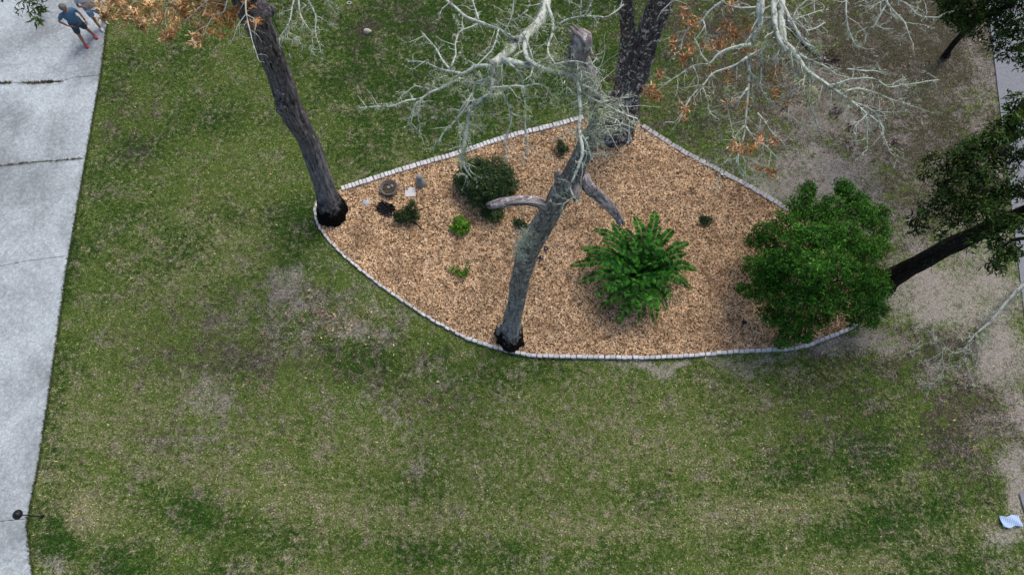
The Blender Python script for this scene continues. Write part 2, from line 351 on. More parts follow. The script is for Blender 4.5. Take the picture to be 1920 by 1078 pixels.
def set_patch(me, X, Y):
    D, Yy, Lu, B = patches(X, Y); n = len(X)
    a = me.attributes.new('patch', 'FLOAT_COLOR', 'POINT'); a.data.foreach_set('color', np.stack([D, Yy, Lu, np.ones(n)], 1).astype('f').ravel())
    b = me.attributes.new('litter', 'FLOAT', 'POINT'); b.data.foreach_set('value', B.astype('f'))  # litter weight, with painted canopy shade at top right
def inside(poly, X, Y):
    res = np.zeros(len(X), bool); n = len(poly)
    for i in range(n):
        x0, y0 = poly[i][:2]; x1, y1 = poly[(i+1) % n][:2]
        c = ((y0 > Y) != (y1 > Y)); t = np.where(c, (x1-x0)*(Y-y0)/((y1-y0) if y1 != y0 else 1e-9)+x0, 0); res ^= c & (X < t)
    return res

# ---- ground: one sheet, finer near the camera
xs = np.concatenate([[-900, -400, -150, -60, -30], np.arange(-23, 23.01, .13), [30, 60, 150, 400, 900]])
ys = np.concatenate([[-900, -400, -150, -50, -20, -8], np.arange(-2.5, 23, .13), [30, 60, 150, 400, 900]])
GX, GY = np.meshgrid(xs, ys); nx, ny = len(xs), len(ys)
GZ = np.where((np.abs(GX) < 24) & (GY > -3) & (GY < 24), (fbm(GX, GY, 1.5, 5)-.5)*.03, 0)-.01
V = np.stack([GX.ravel(), GY.ravel(), GZ.ravel()], 1)
i, j = np.meshgrid(np.arange(nx-1), np.arange(ny-1)); o = (j*nx+i).ravel()
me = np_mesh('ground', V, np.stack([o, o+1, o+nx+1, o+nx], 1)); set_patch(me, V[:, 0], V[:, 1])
tag(link('ground', me, M['ground'], smooth=True), kind='structure')

# ---- bed outline
TOP = [(641,357),(700,338),(770,316),(860,290),(950,260),(1040,238),(1092,223)]
TOPR = [(1204,239),(1260,275),(1310,303),(1380,340),(1430,368),(1476,396)]
RIGHT = [(1476,396),(1535,440),(1590,500),(1625,560),(1603,608)]
BOT = [(1603,608),(1590,617),(1550,634),(1500,651),(1440,657),(1380,660),(1300,667),(1200,671),(1100,670),(1000,667),(940,655),(880,637)]
BOTL = [(880,637),(810,600),(760,568),(700,525),(640,475),(605,435),(592,403),(594,384),(602,372)]
def curve(pl, step=.1):
    p, _ = resample([P(*q) for q in pl], [0]*len(pl), step); return p
bed = curve(TOP, .3)+[P(1130,217), P(1180,224)]+curve(TOPR, .3)[:-1]+curve(RIGHT, .3)[:-1]+curve(BOT, .3)[:-1]+curve(BOTL, .3)+[P(618,364)]
bm = bmesh.new(); f = bm.faces.new([bm.verts.new((p.x, p.y, .035)) for p in bed]); bmesh.ops.triangulate(bm, faces=[f])
me = bpy.data.meshes.new('mulch_bed'); bm.to_mesh(me); bm.free()
tag(link('mulch_bed', me, M['mulch']), 'bed of tan wood mulch', None, None, 'structure')
bedp = [(p.x, p.y) for p in bed]

# ---- drives
LE = [(214,-60),(205,0),(190,130),(160,300),(125,500),(90,750),(70,880),(53,962),(50,985),(60,1078),(68,1140)]
LW = [P(*q) for q in LE]
def edge_x(y):
    for a, b in zip(LW[:-1], LW[1:]):
        if b.y <= y <= a.y: t = (a.y-y)/(a.y-b.y); return a.x*(1-t)+b.x*t
    return LW[0].x if y > LW[0].y else LW[-1].x
def joint(pts):
    pts = [P(*q) for q in pts]
    def g(x):
        if x <= pts[0].x: return pts[0].y
        for a, b in zip(pts[:-1], pts[1:]):
            if a.x <= x <= b.x: t = (x-a.x)/(b.x-a.x); return a.y*(1-t)+b.y*t
        return pts[-1].y
    return g
JT = [(joint([(-30,160),(0,157),(50,157),(115,155),(140,146),(190,142)]), .010, .10), (joint([(-30,315),(0,312),(60,306),(160,298)]), .011, .03),
      (joint([(-30,505),(0,500),(50,490),(130,480)]), .008, .03), (joint([(-30,978),(0,977),(52,972)]), .008, .0)]
mb = MB(); tops = [(lambda x: 60.0, 0, 0)]+JT; bots = JT+[(lambda x: -40.0, 0, 0)]
for (ft, gt, wt), (fb, gb, wb) in zip(tops, bots):
    N = 70; ring = []
    xr = edge_x(max(min(ft(-13), LW[0].y), LW[-1].y)); xl = -21.0
    X1 = [xl+(1)*(i/N) for i in range(N+1)]
    def yy(fn, g, wv, x, s): return fn(x)+s*(g+wv*.0)+wv*noise.noise(Vector((x*1.7, 3.3, 0)))*.35+(.012*noise.noise(Vector((x*9, s, 0))) if g else 0)
    up = []; x = xl
    def edge(fn, g, wv, s):
        e = []; y0 = max(min(fn(-14), 30), -20); xe = edge_x(y0); xe = edge_x(max(min(fn(xe), 30), -20))
        for i in range(N+1):
            x = xl+(xe-xl)*i/N; e.append((x, yy(fn, g, wv, x, s)))
        return e
    a = edge(ft, gt, wt, -1); b = edge(fb, gb, wb, 1)
    mid = []
    ya, yb = a[-1][1], b[-1][1]
    k = max(2, int(min(ya-yb, 30)/.15))
    for q in range(1, k):
        y = ya+(yb-ya)*q/k; mid.append((edge_x(max(min(y, LW[0].y), LW[-1].y))+.012*noise.noise(Vector((y*3, 0, 0))), y))
    loop = a+mid+b[::-1]
    n = len(loop); v = [(x, y, .03) for x, y in loop]+[(x, y, -.08) for x, y in loop]
    fs = [tuple(reversed(range(n)))]+[(i, (i+1) % n, n+(i+1) % n, n+i) for i in range(n)]
    mb.add(v, fs)
dr = mb.build('driveway', M['drive']); bm = bmesh.new(); bm.from_mesh(dr.data); bmesh.ops.recalc_face_normals(bm, faces=bm.faces); bmesh.ops.triangulate(bm, faces=[f for f in bm.faces if len(f.verts) > 4]); bm.to_mesh(dr.data); bm.free()
tag(dr, 'pale concrete driveway along the left side', None, None, 'structure')
R0, R1 = P(1855,40), P(1917,565)
dn = (R0-R1).normalized(); mb = MB()
seg = [R1-dn*14+Vector((0, 0, 0)), R1-dn*.0, R0+dn*10]
jy = [R0+dn*10, P(1876,197), R1-dn*14]
for a, b in zip(jy[:-1], jy[1:]):
    a = Vector((a.x, a.y, 0)); b = Vector((b.x, b.y, 0)); g = dn*.008; g.z = 0
    t = lambda p: R1+dn*((p-R1).dot(dn))
    a0 = t(a)-g; b0 = t(b)+g
    q = [a0, b0, b0+Vector((6, .5, 0)), a0+Vector((6, .5, 0))]
    mb.add([(p.x, p.y, .03) for p in q]+[(p.x, p.y, -.1) for p in q], [(3, 2, 1, 0), (0, 1, 5, 4), (1, 2, 6, 5), (2, 3, 7, 6), (3, 0, 4, 7)])
o = mb.build('path', M['drive2']); bm = bmesh.new(); bm.from_mesh(o.data); bmesh.ops.recalc_face_normals(bm, faces=bm.faces); bm.to_mesh(o.data); bm.free()
tag(o, 'grey concrete path at the right edge', None, None, 'structure')
def path_edge(X, Y):            # True where the right path lies
    return ((X-R1.x)*dn.y-(Y-R1.y)*dn.x) > -.02

# ---- edging blocks
def block_mesh(L, W, H, seed):
    b = MB(); b.box((0, 0, H/2), (L, W, H), 0, .008); me = b.mesh('edging_block'); r = random.Random(seed)
    for v in me.vertices:
        v.co += Vector((r.uniform(-1, 1), r.uniform(-1, 1), r.uniform(-1, 1)))*.004
    return me
def nth(n): return str(n)+('th' if 10 <= n % 100 <= 20 else {1: 'st', 2: 'nd', 3: 'rd'}.get(n % 10, 'th'))
def edging(pl, pitch, W, H, mat, label, group, jit=.01, z0=0.0):
    pts, _ = resample([P(*q) for q in pl], [0]*len(pl), .02)
    var = [block_mesh(pitch-.018, W, H, s) for s in range(6)]
    for m in var: m.materials.append(mat)
    r = random.Random(len(pl)*7+int(W*100)); acc = 0; nxt = pitch/2; n = 0; prev = pts[0]
    for p, q in zip(pts[:-1], pts[1:]):
        acc += (q-p).length
        if acc >= nxt:
            nxt += pitch; o = bpy.data.objects.new('edging_block', r.choice(var)); COL.objects.link(o)
            d = q-p; o.rotation_euler = (r.uniform(-.06, .06), r.uniform(-.06, .06), math.atan2(d.y, d.x)+r.uniform(-.09, .09))
            nn = Vector((-d.y, d.x, 0)).normalized(); o.location = Vector((p.x, p.y, z0))+nn*r.uniform(-jit, jit); n += 1; tag(o, label % nth(n), 'edging block', group)
    return n
nb = edging(TOP, .122, .17, .13, M['block'], 'pale concrete edging block, %s from the dark oak foot along the upper left border', 'blocks of the upper left border')
nb += edging(TOPR, .130, .16, .12, M['block2'], 'grey concrete edging block, %s from the forked oak along the upper right border', 'blocks of the upper right border')
nb += edging(BOT, .165, .10, .12, M['block'], 'narrow pale edging block, %s from the round shrub along the lower border', 'blocks of the lower border')
nb += edging(BOTL, .168, .075, .10, M['block'], 'half-buried narrow edging block, %s past the centre oak along the lower left border', 'blocks of the lower left border', .016, -.01)
print('blocks', nb)
r = random.Random(3)
# trodden sand strip is in the patch map

# ---- mulch chips (stuff)
def quads_cloud(X, Y, Z, L, W, rs, tilt=.5, bend=0):
    n = len(X); th = rs.rand(n)*2*np.pi; dx, dy = np.cos(th), np.sin(th); tz = (rs.rand(n)-.5)*2*tilt; tw = (rs.rand(n)-.5)*2*tilt
    u = np.stack([dx, dy, tz], 1)*(L/2)[:, None]; w_ = np.stack([-dy, dx, tw], 1)*(W/2)[:, None]; c = np.stack([X, Y, Z], 1)
    V = np.stack([c-u-w_, c+u-w_*.8, c+u*.9+w_, c-u*.95+w_], 1).reshape(-1, 3); return V, np.arange(4*n).reshape(-1, 4)
xs_ = [p[0] for p in bedp]; ys_ = [p[1] for p in bedp]
n = 330000; X = rs.uniform(min(xs_), max(xs_), n); Y = rs.uniform(min(ys_), max(ys_), n); k = inside(bedp, X, Y); X, Y = X[k], Y[k]
V, Fq = quads_cloud(X, Y, .045+rs.rand(len(X))*.035+(fbm(X, Y, 2, 9)-.5)*.04, .030+rs.rand(len(X))**2*.05, .017+rs.rand(len(X))*.020, rs, .9)
tag(link('mulch_chips', np_mesh('mulch_chips', V, Fq), M['chips']), kind='stuff')

# ---- grass blades (stuff)
n = 620000; X = rs.uniform(-19.5, 19.5, n); Y = rs.uniform(-1.2, 20.3, n)
px, py = unP(X, Y); k = (px > -40) & (px < 1960) & (py > -40) & (py < 1120); X, Y = X[k], Y[k]
k = ~inside(bedp, X, Y); X, Y = X[k], Y[k]
lw = [(p.x, p.y) for p in LW]; drv = [(-40, 25)]+[(p.x+.0, p.y) for p in LW]+[(-40, -5)]
k = ~inside(drv, X, Y) & ~path_edge(X, Y); X, Y = X[k], Y[k]
D, Yy, Lu, B = patches(X, Y); keep = rs.rand(len(X)) < np.clip(1.05-D*1.15-B*.45, .05, 1); X, Y, Lu = X[keep], Y[keep], Lu[keep]
n = len(X); th = rs.rand(n)*2*np.pi; L = (.045+rs.rand(n)*.055)*(.8+.5*Lu); W = .010+rs.rand(n)*.013; lean = .5+rs.rand(n)*1.1
d = np.stack([np.cos(th), np.sin(th)], 1); c = np.stack([X, Y, np.full(n, .0)], 1); s_ = np.stack([-d[:, 1], d[:, 0], rs.rand(n)-.5], 1)*(W/2)[:, None]
tip = c+np.stack([d[:, 0]*np.sin(lean)*L, d[:, 1]*np.sin(lean)*L, np.cos(lean).clip(.1)*L*.8+.01], 1)
V = np.stack([c-s_, c+s_, tip], 1).reshape(-1, 3)
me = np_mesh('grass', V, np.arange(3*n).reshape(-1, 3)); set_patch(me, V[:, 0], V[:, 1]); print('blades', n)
tag(link('grass', me, M['grass']), kind='stuff')
# grass creeping along drive edge and growing in the joint
def tufts(name, pts, sp, L0, mat, k_per, seed, label=None):
    r = np.random.RandomState(seed); X = []; Y = []
    for (x, y) in pts:
        X += list(x+r.randn(k_per)*sp); Y += list(y+r.randn(k_per)*sp*.6)
    X = np.array(X); Y = np.array(Y); n = len(X); th = r.rand(n)*6.283; L = L0*(.6+r.rand(n)*.8)
    d = np.stack([np.cos(th), np.sin(th)], 1); c = np.stack([X, Y, np.full(n, .025)], 1); s_ = np.stack([-d[:, 1], d[:, 0], 0*th], 1)*.008
    tip = c+np.stack([d[:, 0]*L*.7, d[:, 1]*L*.7, L*.6], 1); V = np.stack([c-s_, c+s_, tip], 1).reshape(-1, 3)
    tag(link(name, np_mesh(name, V, np.arange(3*n).reshape(-1, 3)), mat), kind='stuff', label=label)
g1 = JT[0][0]; g2 = JT[1][0]
pt = []
rr = random.Random(8)
for i in range(150):
    x = P(rr.choice([rr.gauss(64, 11), rr.gauss(98, 10), rr.gauss(85,16), rr.uniform(0, 22)]), 156).x; pt.append((x, g1(x)+.10*.35*noise.noise(Vector((x*1.7, 3.3, 0)))+rr.gauss(0, .02)))
for i in range(70):
    x = P(rr.uniform(0, 155), 305).x; pt.append((x, g2(x)+.03*.35*noise.noise(Vector((x*1.7, 3.3, 0)))))
tufts('joint_grass', pt, .030, .075, leafmat('joint_grass', [(.03, .035, .015), (.07, .08, .03), (.14, .12, .06)], .8, .1, .1), 7, 3, 'weeds growing in the driveway joints')
pt = []
for a, b in zip(LW[:-1], LW[1:]):
    k = int((a-b).length/.05)
    for i in range(k):
        t = i/k; p = a*(1-t)+b*t; pt.append((p.x+.02+abs(rr.gauss(0, .02)), p.y))
tufts('edge_grass', pt, .022, .075, leafmat('edge_grass', [(.03, .05, .015), (.06, .095, .02), (.12, .13, .05)], .8, .1, .1), 9, 5, 'grass overhanging the driveway edge')

# ------------------------------------------------------------------ foliage helpers
def scattered(n, name, mat, L0, seed, spots, zed, label):
    r = np.random.RandomState(seed); k = r.randint(0, len(spots), n); q = np.array(spots, float)[k]
    px = q[:, 0]+r.randn(n)*q[:, 2]; py = q[:, 1]+r.randn(n)*q[:, 3]; x = px-960; y = 539-py; kk = CH/(F*CP-y*SP); X = x*kk; Y = (F*SP+y*CP)*kk
    ok = ~inside(drv, X, Y); X, Y = X[ok], Y[ok]; n = len(X)
    th = r.rand(n)*6.28; D_ = np.stack([np.cos(th), np.sin(th), r.randn(n)*.25], 1); N_ = np.stack([r.randn(n)*.4, r.randn(n)*.4, np.ones(n)], 1)
    L = L0*(.5+r.rand(n)); V, Fc = leaves_np(np.stack([X, Y, np.full(n, zed)+r.rand(n)*.02], 1), D_, N_, L, L*.45)
    tag(link(name, np_mesh(name, V, Fc), mat), kind='stuff', label=label)
def leaves_np(C, Dr, Nr, L, W, fold=.25):
    """one folded leaf per row: C base, Dr direction, Nr up-ish normal"""
    Dr = Dr/np.linalg.norm(Dr, axis=1, keepdims=True); S_ = np.cross(Dr, Nr); S_ /= (np.linalg.norm(S_, axis=1, keepdims=True)+1e-9); N = np.cross(S_, Dr)
    L = L[:, None]; W = W[:, None]
    b = C; t = C+Dr*L-N*L*.12; l = C+Dr*L*.48+S_*W*.5+N*W*fold; r_ = C+Dr*L*.48-S_*W*.5+N*W*fold
    n = len(C); V = np.stack([b, l, t, r_], 1).reshape(-1, 3); k = np.arange(n)*4
    return V, np.concatenate([np.stack([k, k+1, k+2], 1), np.stack([k, k+2, k+3], 1)])
def rosettes(C, A, rs, k, L, W, spread=1.0, jit=.03):
    """k leaves fanned about axis A at each C"""
    n = len(C); A = A/np.linalg.norm(A, axis=1, keepdims=True); C = np.repeat(C, k, 0); A = np.repeat(A, k, 0)
    q = rs.randn(n*k, 3); q -= A*(q*A).sum(1, keepdims=True); q /= np.linalg.norm(q, axis=1, keepdims=True)
    D_ = A*(rs.rand(n*k, 1)*.9+.05)+q*spread; C = C+rs.randn(n*k, 3)*jit
    return leaves_np(C, D_, A+rs.randn(n*k, 3)*.25, L*(.65+rs.rand(n*k)*.6), W*(.7+rs.rand(n*k)*.5))
def clumps(cl, rs, dens, k, L, W, shell=.55, spread=1.0, up=.5, jit=.03, flat=.85):
    Cs = []; As = []
    for (px, py, h, rp) in cl:
        c = np.array(P(px, py, h)); rad = rp/ppm(px, py, h); n = max(3, int(dens*rad*rad))
        q = rs.randn(n, 3); q /= np.linalg.norm(q, axis=1, keepdims=True); q[:, 2] = np.abs(q[:, 2])*.9-(rs.rand(n) < .35)*.9*np.abs(q[:, 2])
        rr = rad*(shell+(1-shell)*rs.rand(n, 1)**.7)
        # lumpy outline
        lump = np.array([1+.28*noise.noise(Vector(v*2.2+c)) for v in q])[:, None]
        Cs.append(c+q*rr*lump*np.array([1, 1, flat])); As.append(q+np.array([0, 0, up]))
    return rosettes(np.concatenate(Cs), np.concatenate(As), rs, k, L, W, spread, jit)
def leafobj(name, VF, mat, parent): return link(name, np_mesh(name, *VF), mat, parent)
def joinVF(lst):
    V = []; Fc = []; o = 0
    for v, f in lst: V.append(v); Fc.append(f+o); o += len(v)
    return np.concatenate(V), np.concatenate(Fc)
def moss_np(pts, rs, k, L, sp=.05, W=.006, side=.5):
    """hanging / fuzzy strands"""
    out = []; C = np.repeat(np.array(pts, float).reshape(-1, 3), k, 0); n = len(C); C = C+rs.randn(n, 3)*sp
    d = rs.randn(n, 3)*side+np.array([0, 0, -1.0]); d /= np.linalg.norm(d, axis=1, keepdims=True)
    s_ = np.cross(d, rs.randn(n, 3)); s_ /= np.linalg.norm(s_, axis=1, keepdims=True); s_ *= W*(.6+rs.rand(n, 1))
    l = (L*(.3+rs.rand(n, 1))); bend = rs.randn(n, 3)*.35
    m = C+d*l*.5+bend*l*.3; t = C+d*l+bend*l*.2
    V = np.stack([C-s_, C+s_, m+s_*.8, t, m-s_*.8], 1).reshape(-1, 3); q = np.arange(n)*5
    F3 = np.concatenate([np.stack([q, q+1, q+2], 1), np.stack([q, q+2, q+4], 1), np.stack([q+4, q+2, q+3], 1)])
    return V, F3

scattered(1500, 'fallen_leaves', leafmat('fallen_leaves', [(.16, .09, .05), (.34, .24, .13), (.56, .48, .30), (.30, .15, .07)], .85, .08, .05), .075, 61,
 [(1560,230,130,90),(1750,150,120,90),(1400,120,120,90),(1850,520,70,150),(640,600,60,25),(640,600,40,20),(900,820,500,130),(400,400,150,200),(1200,480,220,110),(1500,760,250,80),(760,730,200,80)], .06, 'scattered fallen leaves on lawn, soil and mulch')
# twigs --------------------------------------------------------------
class Twigs:
    def __init__(s, seed): s.r = random.Random(seed); s.mb = MB(); s.tips = []; s.on = []
    def grow(s, p, d, L, r0, lvl, droop=.25, sub=2):
        r = s.r; n = max(3, int(L/.07)); pts = [p]; rad = [r0]; d = d.normalized(); q = p
        for i in range(n):
            d = (d+Vector((r.gauss(0, .20), r.gauss(0, .20), r.gauss(0, .14)-droop*.12))).normalized()
            q = q+d*(L/n); pts.append(q); rad.append(r0*(1-.72*(i+1)/n)); s.on.append(q)
            if lvl > 0 and r.random() < sub*.13*(1.2 if i > n*.3 else .6):
                a = d.orthogonal().normalized(); a = Matrix.Rotation(r.uniform(0, 6.28), 3, d) @ a; a.z *= .45
                s.grow(q, (d*.75+a*.9), L*(1-i/n)*r.uniform(.4, .8)+.06, rad[-1]*.72, lvl-1, droop, sub)
        s.mb.tube(pts, rad, 5 if r0 > .006 else 4); s.tips.append(q)
    def side(s, pts, rad, every, L, lvl=1, droop=.3, sub=2, start=.0, rk=.5):
        r = s.r; acc = 0; nxt = every*r.random(); tot = sum((b-a).length for a, b in zip(pts[:-1], pts[1:])); run = 0
        for a, b, ra in zip(pts[:-1], pts[1:], rad):
            l = (b-a).length; acc += l; run += l
            if acc > nxt and run > start*tot:
                acc = 0; nxt = every*r.uniform(.5, 1.5); d = (b-a).normalized()
                o = d.orthogonal().normalized(); o = Matrix.Rotation(r.uniform(0, 6.28), 3, d) @ o; o.z *= .4
                s.grow(b, d*r.uniform(.2, .9)+o, L*r.uniform(.4, 1.3), max(.006, min(ra*rk, .014)), lvl, droop, sub)
def trace(pl, h0, h1, r0, r1, step=.06, wob=.012, seed=0, hm=None):
    """hand-traced limb: pixel path with heights h0->h1, radii r0->r1"""
    n = len(pl); pts = []; rad = []
    for i, q in enumerate(pl):
        t = i/(n-1); h = h0+(h1-h0)*t+(hm or 0)*math.sin(math.pi*t); pts.append(P(q[0], q[1], h)); rad.append(r0*(r1/r0)**t)
    pts, rad = resample(pts, rad, step)
    for i, p in enumerate(pts):
        p += Vector((noise.noise(p*3+Vector((seed, 0, 0))), noise.noise(p*3+Vector((0, seed, 5))), noise.noise(p*3+Vector((9, 0, seed)))))*wob*2*min(1, i/4)
    return pts, rad
def clusters(cl, h, mat, parent, rs, name='leaves', L=.13, W=.035, dens=60, zj=.15):
    """loose sprays of dead leaves at pixel spots (px,py,radius px)"""
    C = []; A = []
    for (px, py, rp) in cl:
        c = np.array(P(px, py, h if not callable(h) else h(px, py))); rad = rp/ppm(px, py, h if not callable(h) else h(px, py)); n = max(2, int(dens*rad*1.6))
        C.append(c+rs.randn(n, 3)*rad*np.array([.5, .5, .45])); A.append(rs.randn(n, 3)*.8+np.array([0, 0, .2]))
    return leafobj(name, rosettes(np.concatenate(C), np.concatenate(A), rs, 5, L, W, 1.0, .02), mat, parent)

# ------------------------------------------------------------------ LEFT OAK
rsL = np.random.RandomState(21)
t = empty('oak_tree', P(622, 398), 'tall dark-barked oak with a blackened foot at the left tip of the mulch bed', 'tree')
trunk = [(P(624,402,0), .46), (P(621,390,.4), .44), (P(613,364,.95), .385), (P(598,320,2.0), .335), (P(578,265,3.2), .33), (P(556,225,4.2), .35), (P(541,195,4.8), .37), (P(535,175,5.2), .36), (P(520,130,6.0), .33), (P(496,75,7.2), .34), (P(475,25,8.1), .35), (P(458,-15,8.7), .36), (P(440,-70,9.5), .32), (P(430,-130,10.4), .26), (P(425,-220,11.8), .2)]
mb = MB(); mb.tube([a for a, b in trunk], [b*(1 if i < 2 else .84) for i, (a, b) in enumerate(trunk)], 72, .07, .09, .16, 2.0)
mb.build('trunk', M['bark'], t, True)
mb = MB(); mb.blob(P(529,203,5.0), .17, 3, .3, 3); mb.build('knot', M['bark'], t, True)
mb = MB(); mb.blob(P(492,22,8.6), .24, 6, .4, 3, (1, 1, .8)); mb.build('knot', M['bark'], t, True)
for pl, h0, h1, r0, r1 in [([(440,-80),(380,-60),(320,-30),(260,-15),(200,5)], 9.6, 8.6, .14, .02), ([(440,-70),(520,-60),(560,-40),(585,-10)], 9.5, 9.5, .12, .03), ([(430,-120),(300,-120),(150,-70),(70,-20)], 10.2, 8.8, .12, .02)]:
    p, r_ = trace(pl, h0, h1, r0, r1); mb = MB(); mb.tube(p, r_, 10, None, .1); mb.build('limb', M['bark'], t, True)
T = Twigs(5)
LT = [([(462,-30),(460,0),(462,25),(470,60),(478,95),(485,115)], 9.2, 9.0, .022, .006), ([(462,25),(445,50),(438,75)], 9.1, 9, .012, .005), ([(463,28),(480,40),(478,60)], 9.1, 9, .010, .005),
 ([(570,-30),(552,0),(545,35),(535,55),(525,65),(523,85)], 9.5, 9, .022, .006), ([(537,52),(540,75),(545,85)], 9.2, 9, .012, .005), ([(540,60),(555,68),(565,72)], 9.2, 9, .008, .004),
 ([(565,-20),(560,0),(565,30),(580,55),(585,60),(588,90)], 9.5, 9, .024, .006), ([(575,-20),(578,0),(592,30),(592,60),(600,88)], 9.5, 9, .022, .006), ([(600,-20),(612,0),(620,15),(630,27)], 9.5, 9.2, .012, .005),
 ([(430,-40),(400,-10),(370,20),(350,40)], 9.4, 8.8, .02, .005), ([(380,-40),(330,-5),(310,30),(318,60)], 9.2, 8.7, .02, .005), ([(300,-30),(260,0),(235,20)], 9, 8.6, .02, .005), ([(430,-20),(420,20),(400,30),(385,60),(372,75)], 9.4, 8.8, .015, .005)]
for i, (pl, h0, h1, r0, r1) in enumerate(LT):
    p, r_ = trace(pl, h0, h1, r0, r1, seed=i); T.mb.tube(p, r_, 6); T.side(p, r_, .22, .3, 1, .3, 2, .2); T.on += p
T.mb.build('twigs', M['twig'], t, True)
mp = [q for q in T.on if unP(q.x, q.y, q.z)[0] > 505]
leafobj('moss', moss_np(mp[::2], rsL, 12, .10, .02, .004, .9), M['moss'], t)
OR = [(195,28,12),(215,12,20),(240,6,24),(222,30,12),(250,30,16),(262,42,10),(285,15,26),(300,35,16),(330,12,24),(325,45,9),(318,68,9),(368,72,9),(368,84,8),(345,28,16),(372,12,22),(372,50,10),(400,12,24),(395,30,14),(420,20,14),(268,48,8),(312,72,7),(185,10,12)]
clusters(OR, 8.8, M['tan'], t, rsL, 'leaves', .13, .038, 80)
OR2 = [(410,42,10),(436,34,9),(440,20,8),(430,45,7),(400,60,6),(418,66,6),(466,8,8),(478,46,7),(480,38,6),(325,58,8),(340,12,14),(415,12,10),(420,30,8)]
clusters(OR2, 8.95, M['orange'], t, rsL, 'leaves', .12, .034, 55)
GR = [(45,10,12),(62,8,14),(75,18,12),(70,36,10),(82,4,10),(38,20,7),(66,28,9),(8,-2,10),(72,42,6),(55,-5,16)]
clusters(GR, 8.8, M['ivy'], t, rsL, 'leaves', .15, .032, 26)

# ------------------------------------------------------------------ CENTRE OAK (broken top)
rsC = np.random.RandomState(33)
t = empty('oak_tree', P(957, 636), 'lichen-spotted grey oak with broken dead limbs rising from the middle of the mulch bed', 'tree')
trunk = [(P(958,641,0), .34), (P(959,625,.35), .31), (P(960,603,.9), .275), (P(968,565,2.0), .255), (P(974,530,3.2), .255), (P(982,495,4.6), .265), (P(994,462,5.8), .265), (P(1012,430,6.9), .245), (P(1032,398,7.8), .225), (P(1050,366,8.5), .215), (P(1070,335,9.2), .20), (P(1088,300,9.9), .165), (P(1102,268,10.4), .150), (P(1118,238,10.9), .130), (P(1122,205,11.3), .118), (P(1112,172,11.75), .112), (P(1098,140,12.15), .115)]
mb = MB(); mb.tube([a for a, b in trunk], [b*(1 if i < 2 else .90) for i, (a, b) in enumerate(trunk)], 72, .06, .13, .22, 5.0)
mb.build('trunk', M['bark_c'], t, True)
mb = MB(); mb.blob(P(940,622,.25), .21, 2, .3, 3, (1, 1, 1.5)); mb.build('root_burl', M['bark_c'], t, True)
def deadlimb(pl, hs, rad, seed, tear=5):
    mb = MB(); pts = [P(a, b, h) for (a, b), h in zip(pl, hs)]; mb.tube(pts, rad, 20, .04, .28, 0, seed, True, 1.6)
    e = pts[-1]; d = (pts[-1]-pts[-2]).normalized(); r = random.Random(seed)
    for i in range(tear):           # splintered end
        a = d.orthogonal().normalized(); a = Matrix.Rotation(6.28*i/tear, 3, d) @ a; b = e-d*.08+a*rad[-1]*.55
        mb.tube([b, b+d*r.uniform(.08, .14)+a*.01, b+d*r.uniform(.15, .22)], [rad[-1]*.45, rad[-1]*.3, .008], 6)
    return mb
deadlimb([(1030,398),(1020,388),(1008,380),(990,376),(965,377),(940,380),(922,385)], [7.7, 8.1, 8.3, 8.4, 8.4, 8.3, 8.2], [.15, .12, .10, .09, .09, .095, .085], 4).build('dead_limb', M['dead'], t, True)
deadlimb([(1092,330),(1104,350),(1120,363),(1138,382),(1153,400),(1164,416)], [9.2, 9.0, 8.7, 8.4, 8.1, 7.9], [.13, .115, .10, .095, .085, .075], 8, 3).build('dead_limb', M['dead'], t, True)
deadlimb([(1100,145),(1090,122),(1082,105),(1088,85),(1090,72),(1080,62)], [12.1, 12.35, 12.55, 12.7, 12.85, 12.9], [.15, .13, .115, .135, .12, .07], 11, 4).build('dead_limb', M['dead'], t, True)
mb = MB()
for pl, hs in [([(1073,345),(1078,360),(1080,375)], (9.3, 9.4, 9.5)), ([(1062,350),(1050,335),(1045,325)], (8.9, 9, 9.2))]:
    mb.tube([P(a, b, h) for (a, b), h in zip(pl, hs)], [.14, .11, .05], 12, .05, .25, 0, 3)
mb.build('branch_stub', M['bark_c'], t, True)
# fuzzy resurrection-fern / moss patches on the trunk
mp = []
r = random.Random(6)
for (a, b, h, sx, k) in [(980,455,6.9,9,30),(990,442,7.3,8,30),(974,478,6.2,6,16),(1120,240,11.2,18,26),(1135,218,11.3,18,22),(1112,258,11.0,12,18),(1090,140,12.6,16,18),(1105,160,12.3,14,16),(1150,205,11.2,16,8)]:
    for i in range(k): mp.append(P(r.gauss(a, sx), r.gauss(b, sx*.8), h+r.gauss(0, .08)))
leafobj('moss', moss_np(mp, rsC, 13, .13, .03, .0035, .9), M['moss'], t)
T = Twigs(9)
for i in range(34):
    a, b, h = r.choice([(1120,235,11.3),(1140,205,11.3),(1100,150,12.4),(1112,265,10.9),(1155,215,11.2)])
    T.grow(P(r.gauss(a, 18), r.gauss(b, 16), h), Vector((r.gauss(0, 1), r.gauss(0, 1), r.gauss(.1, .4))), r.uniform(.3, .8), .007, 1)
T.mb.build('twigs', M['twig'], t, True)

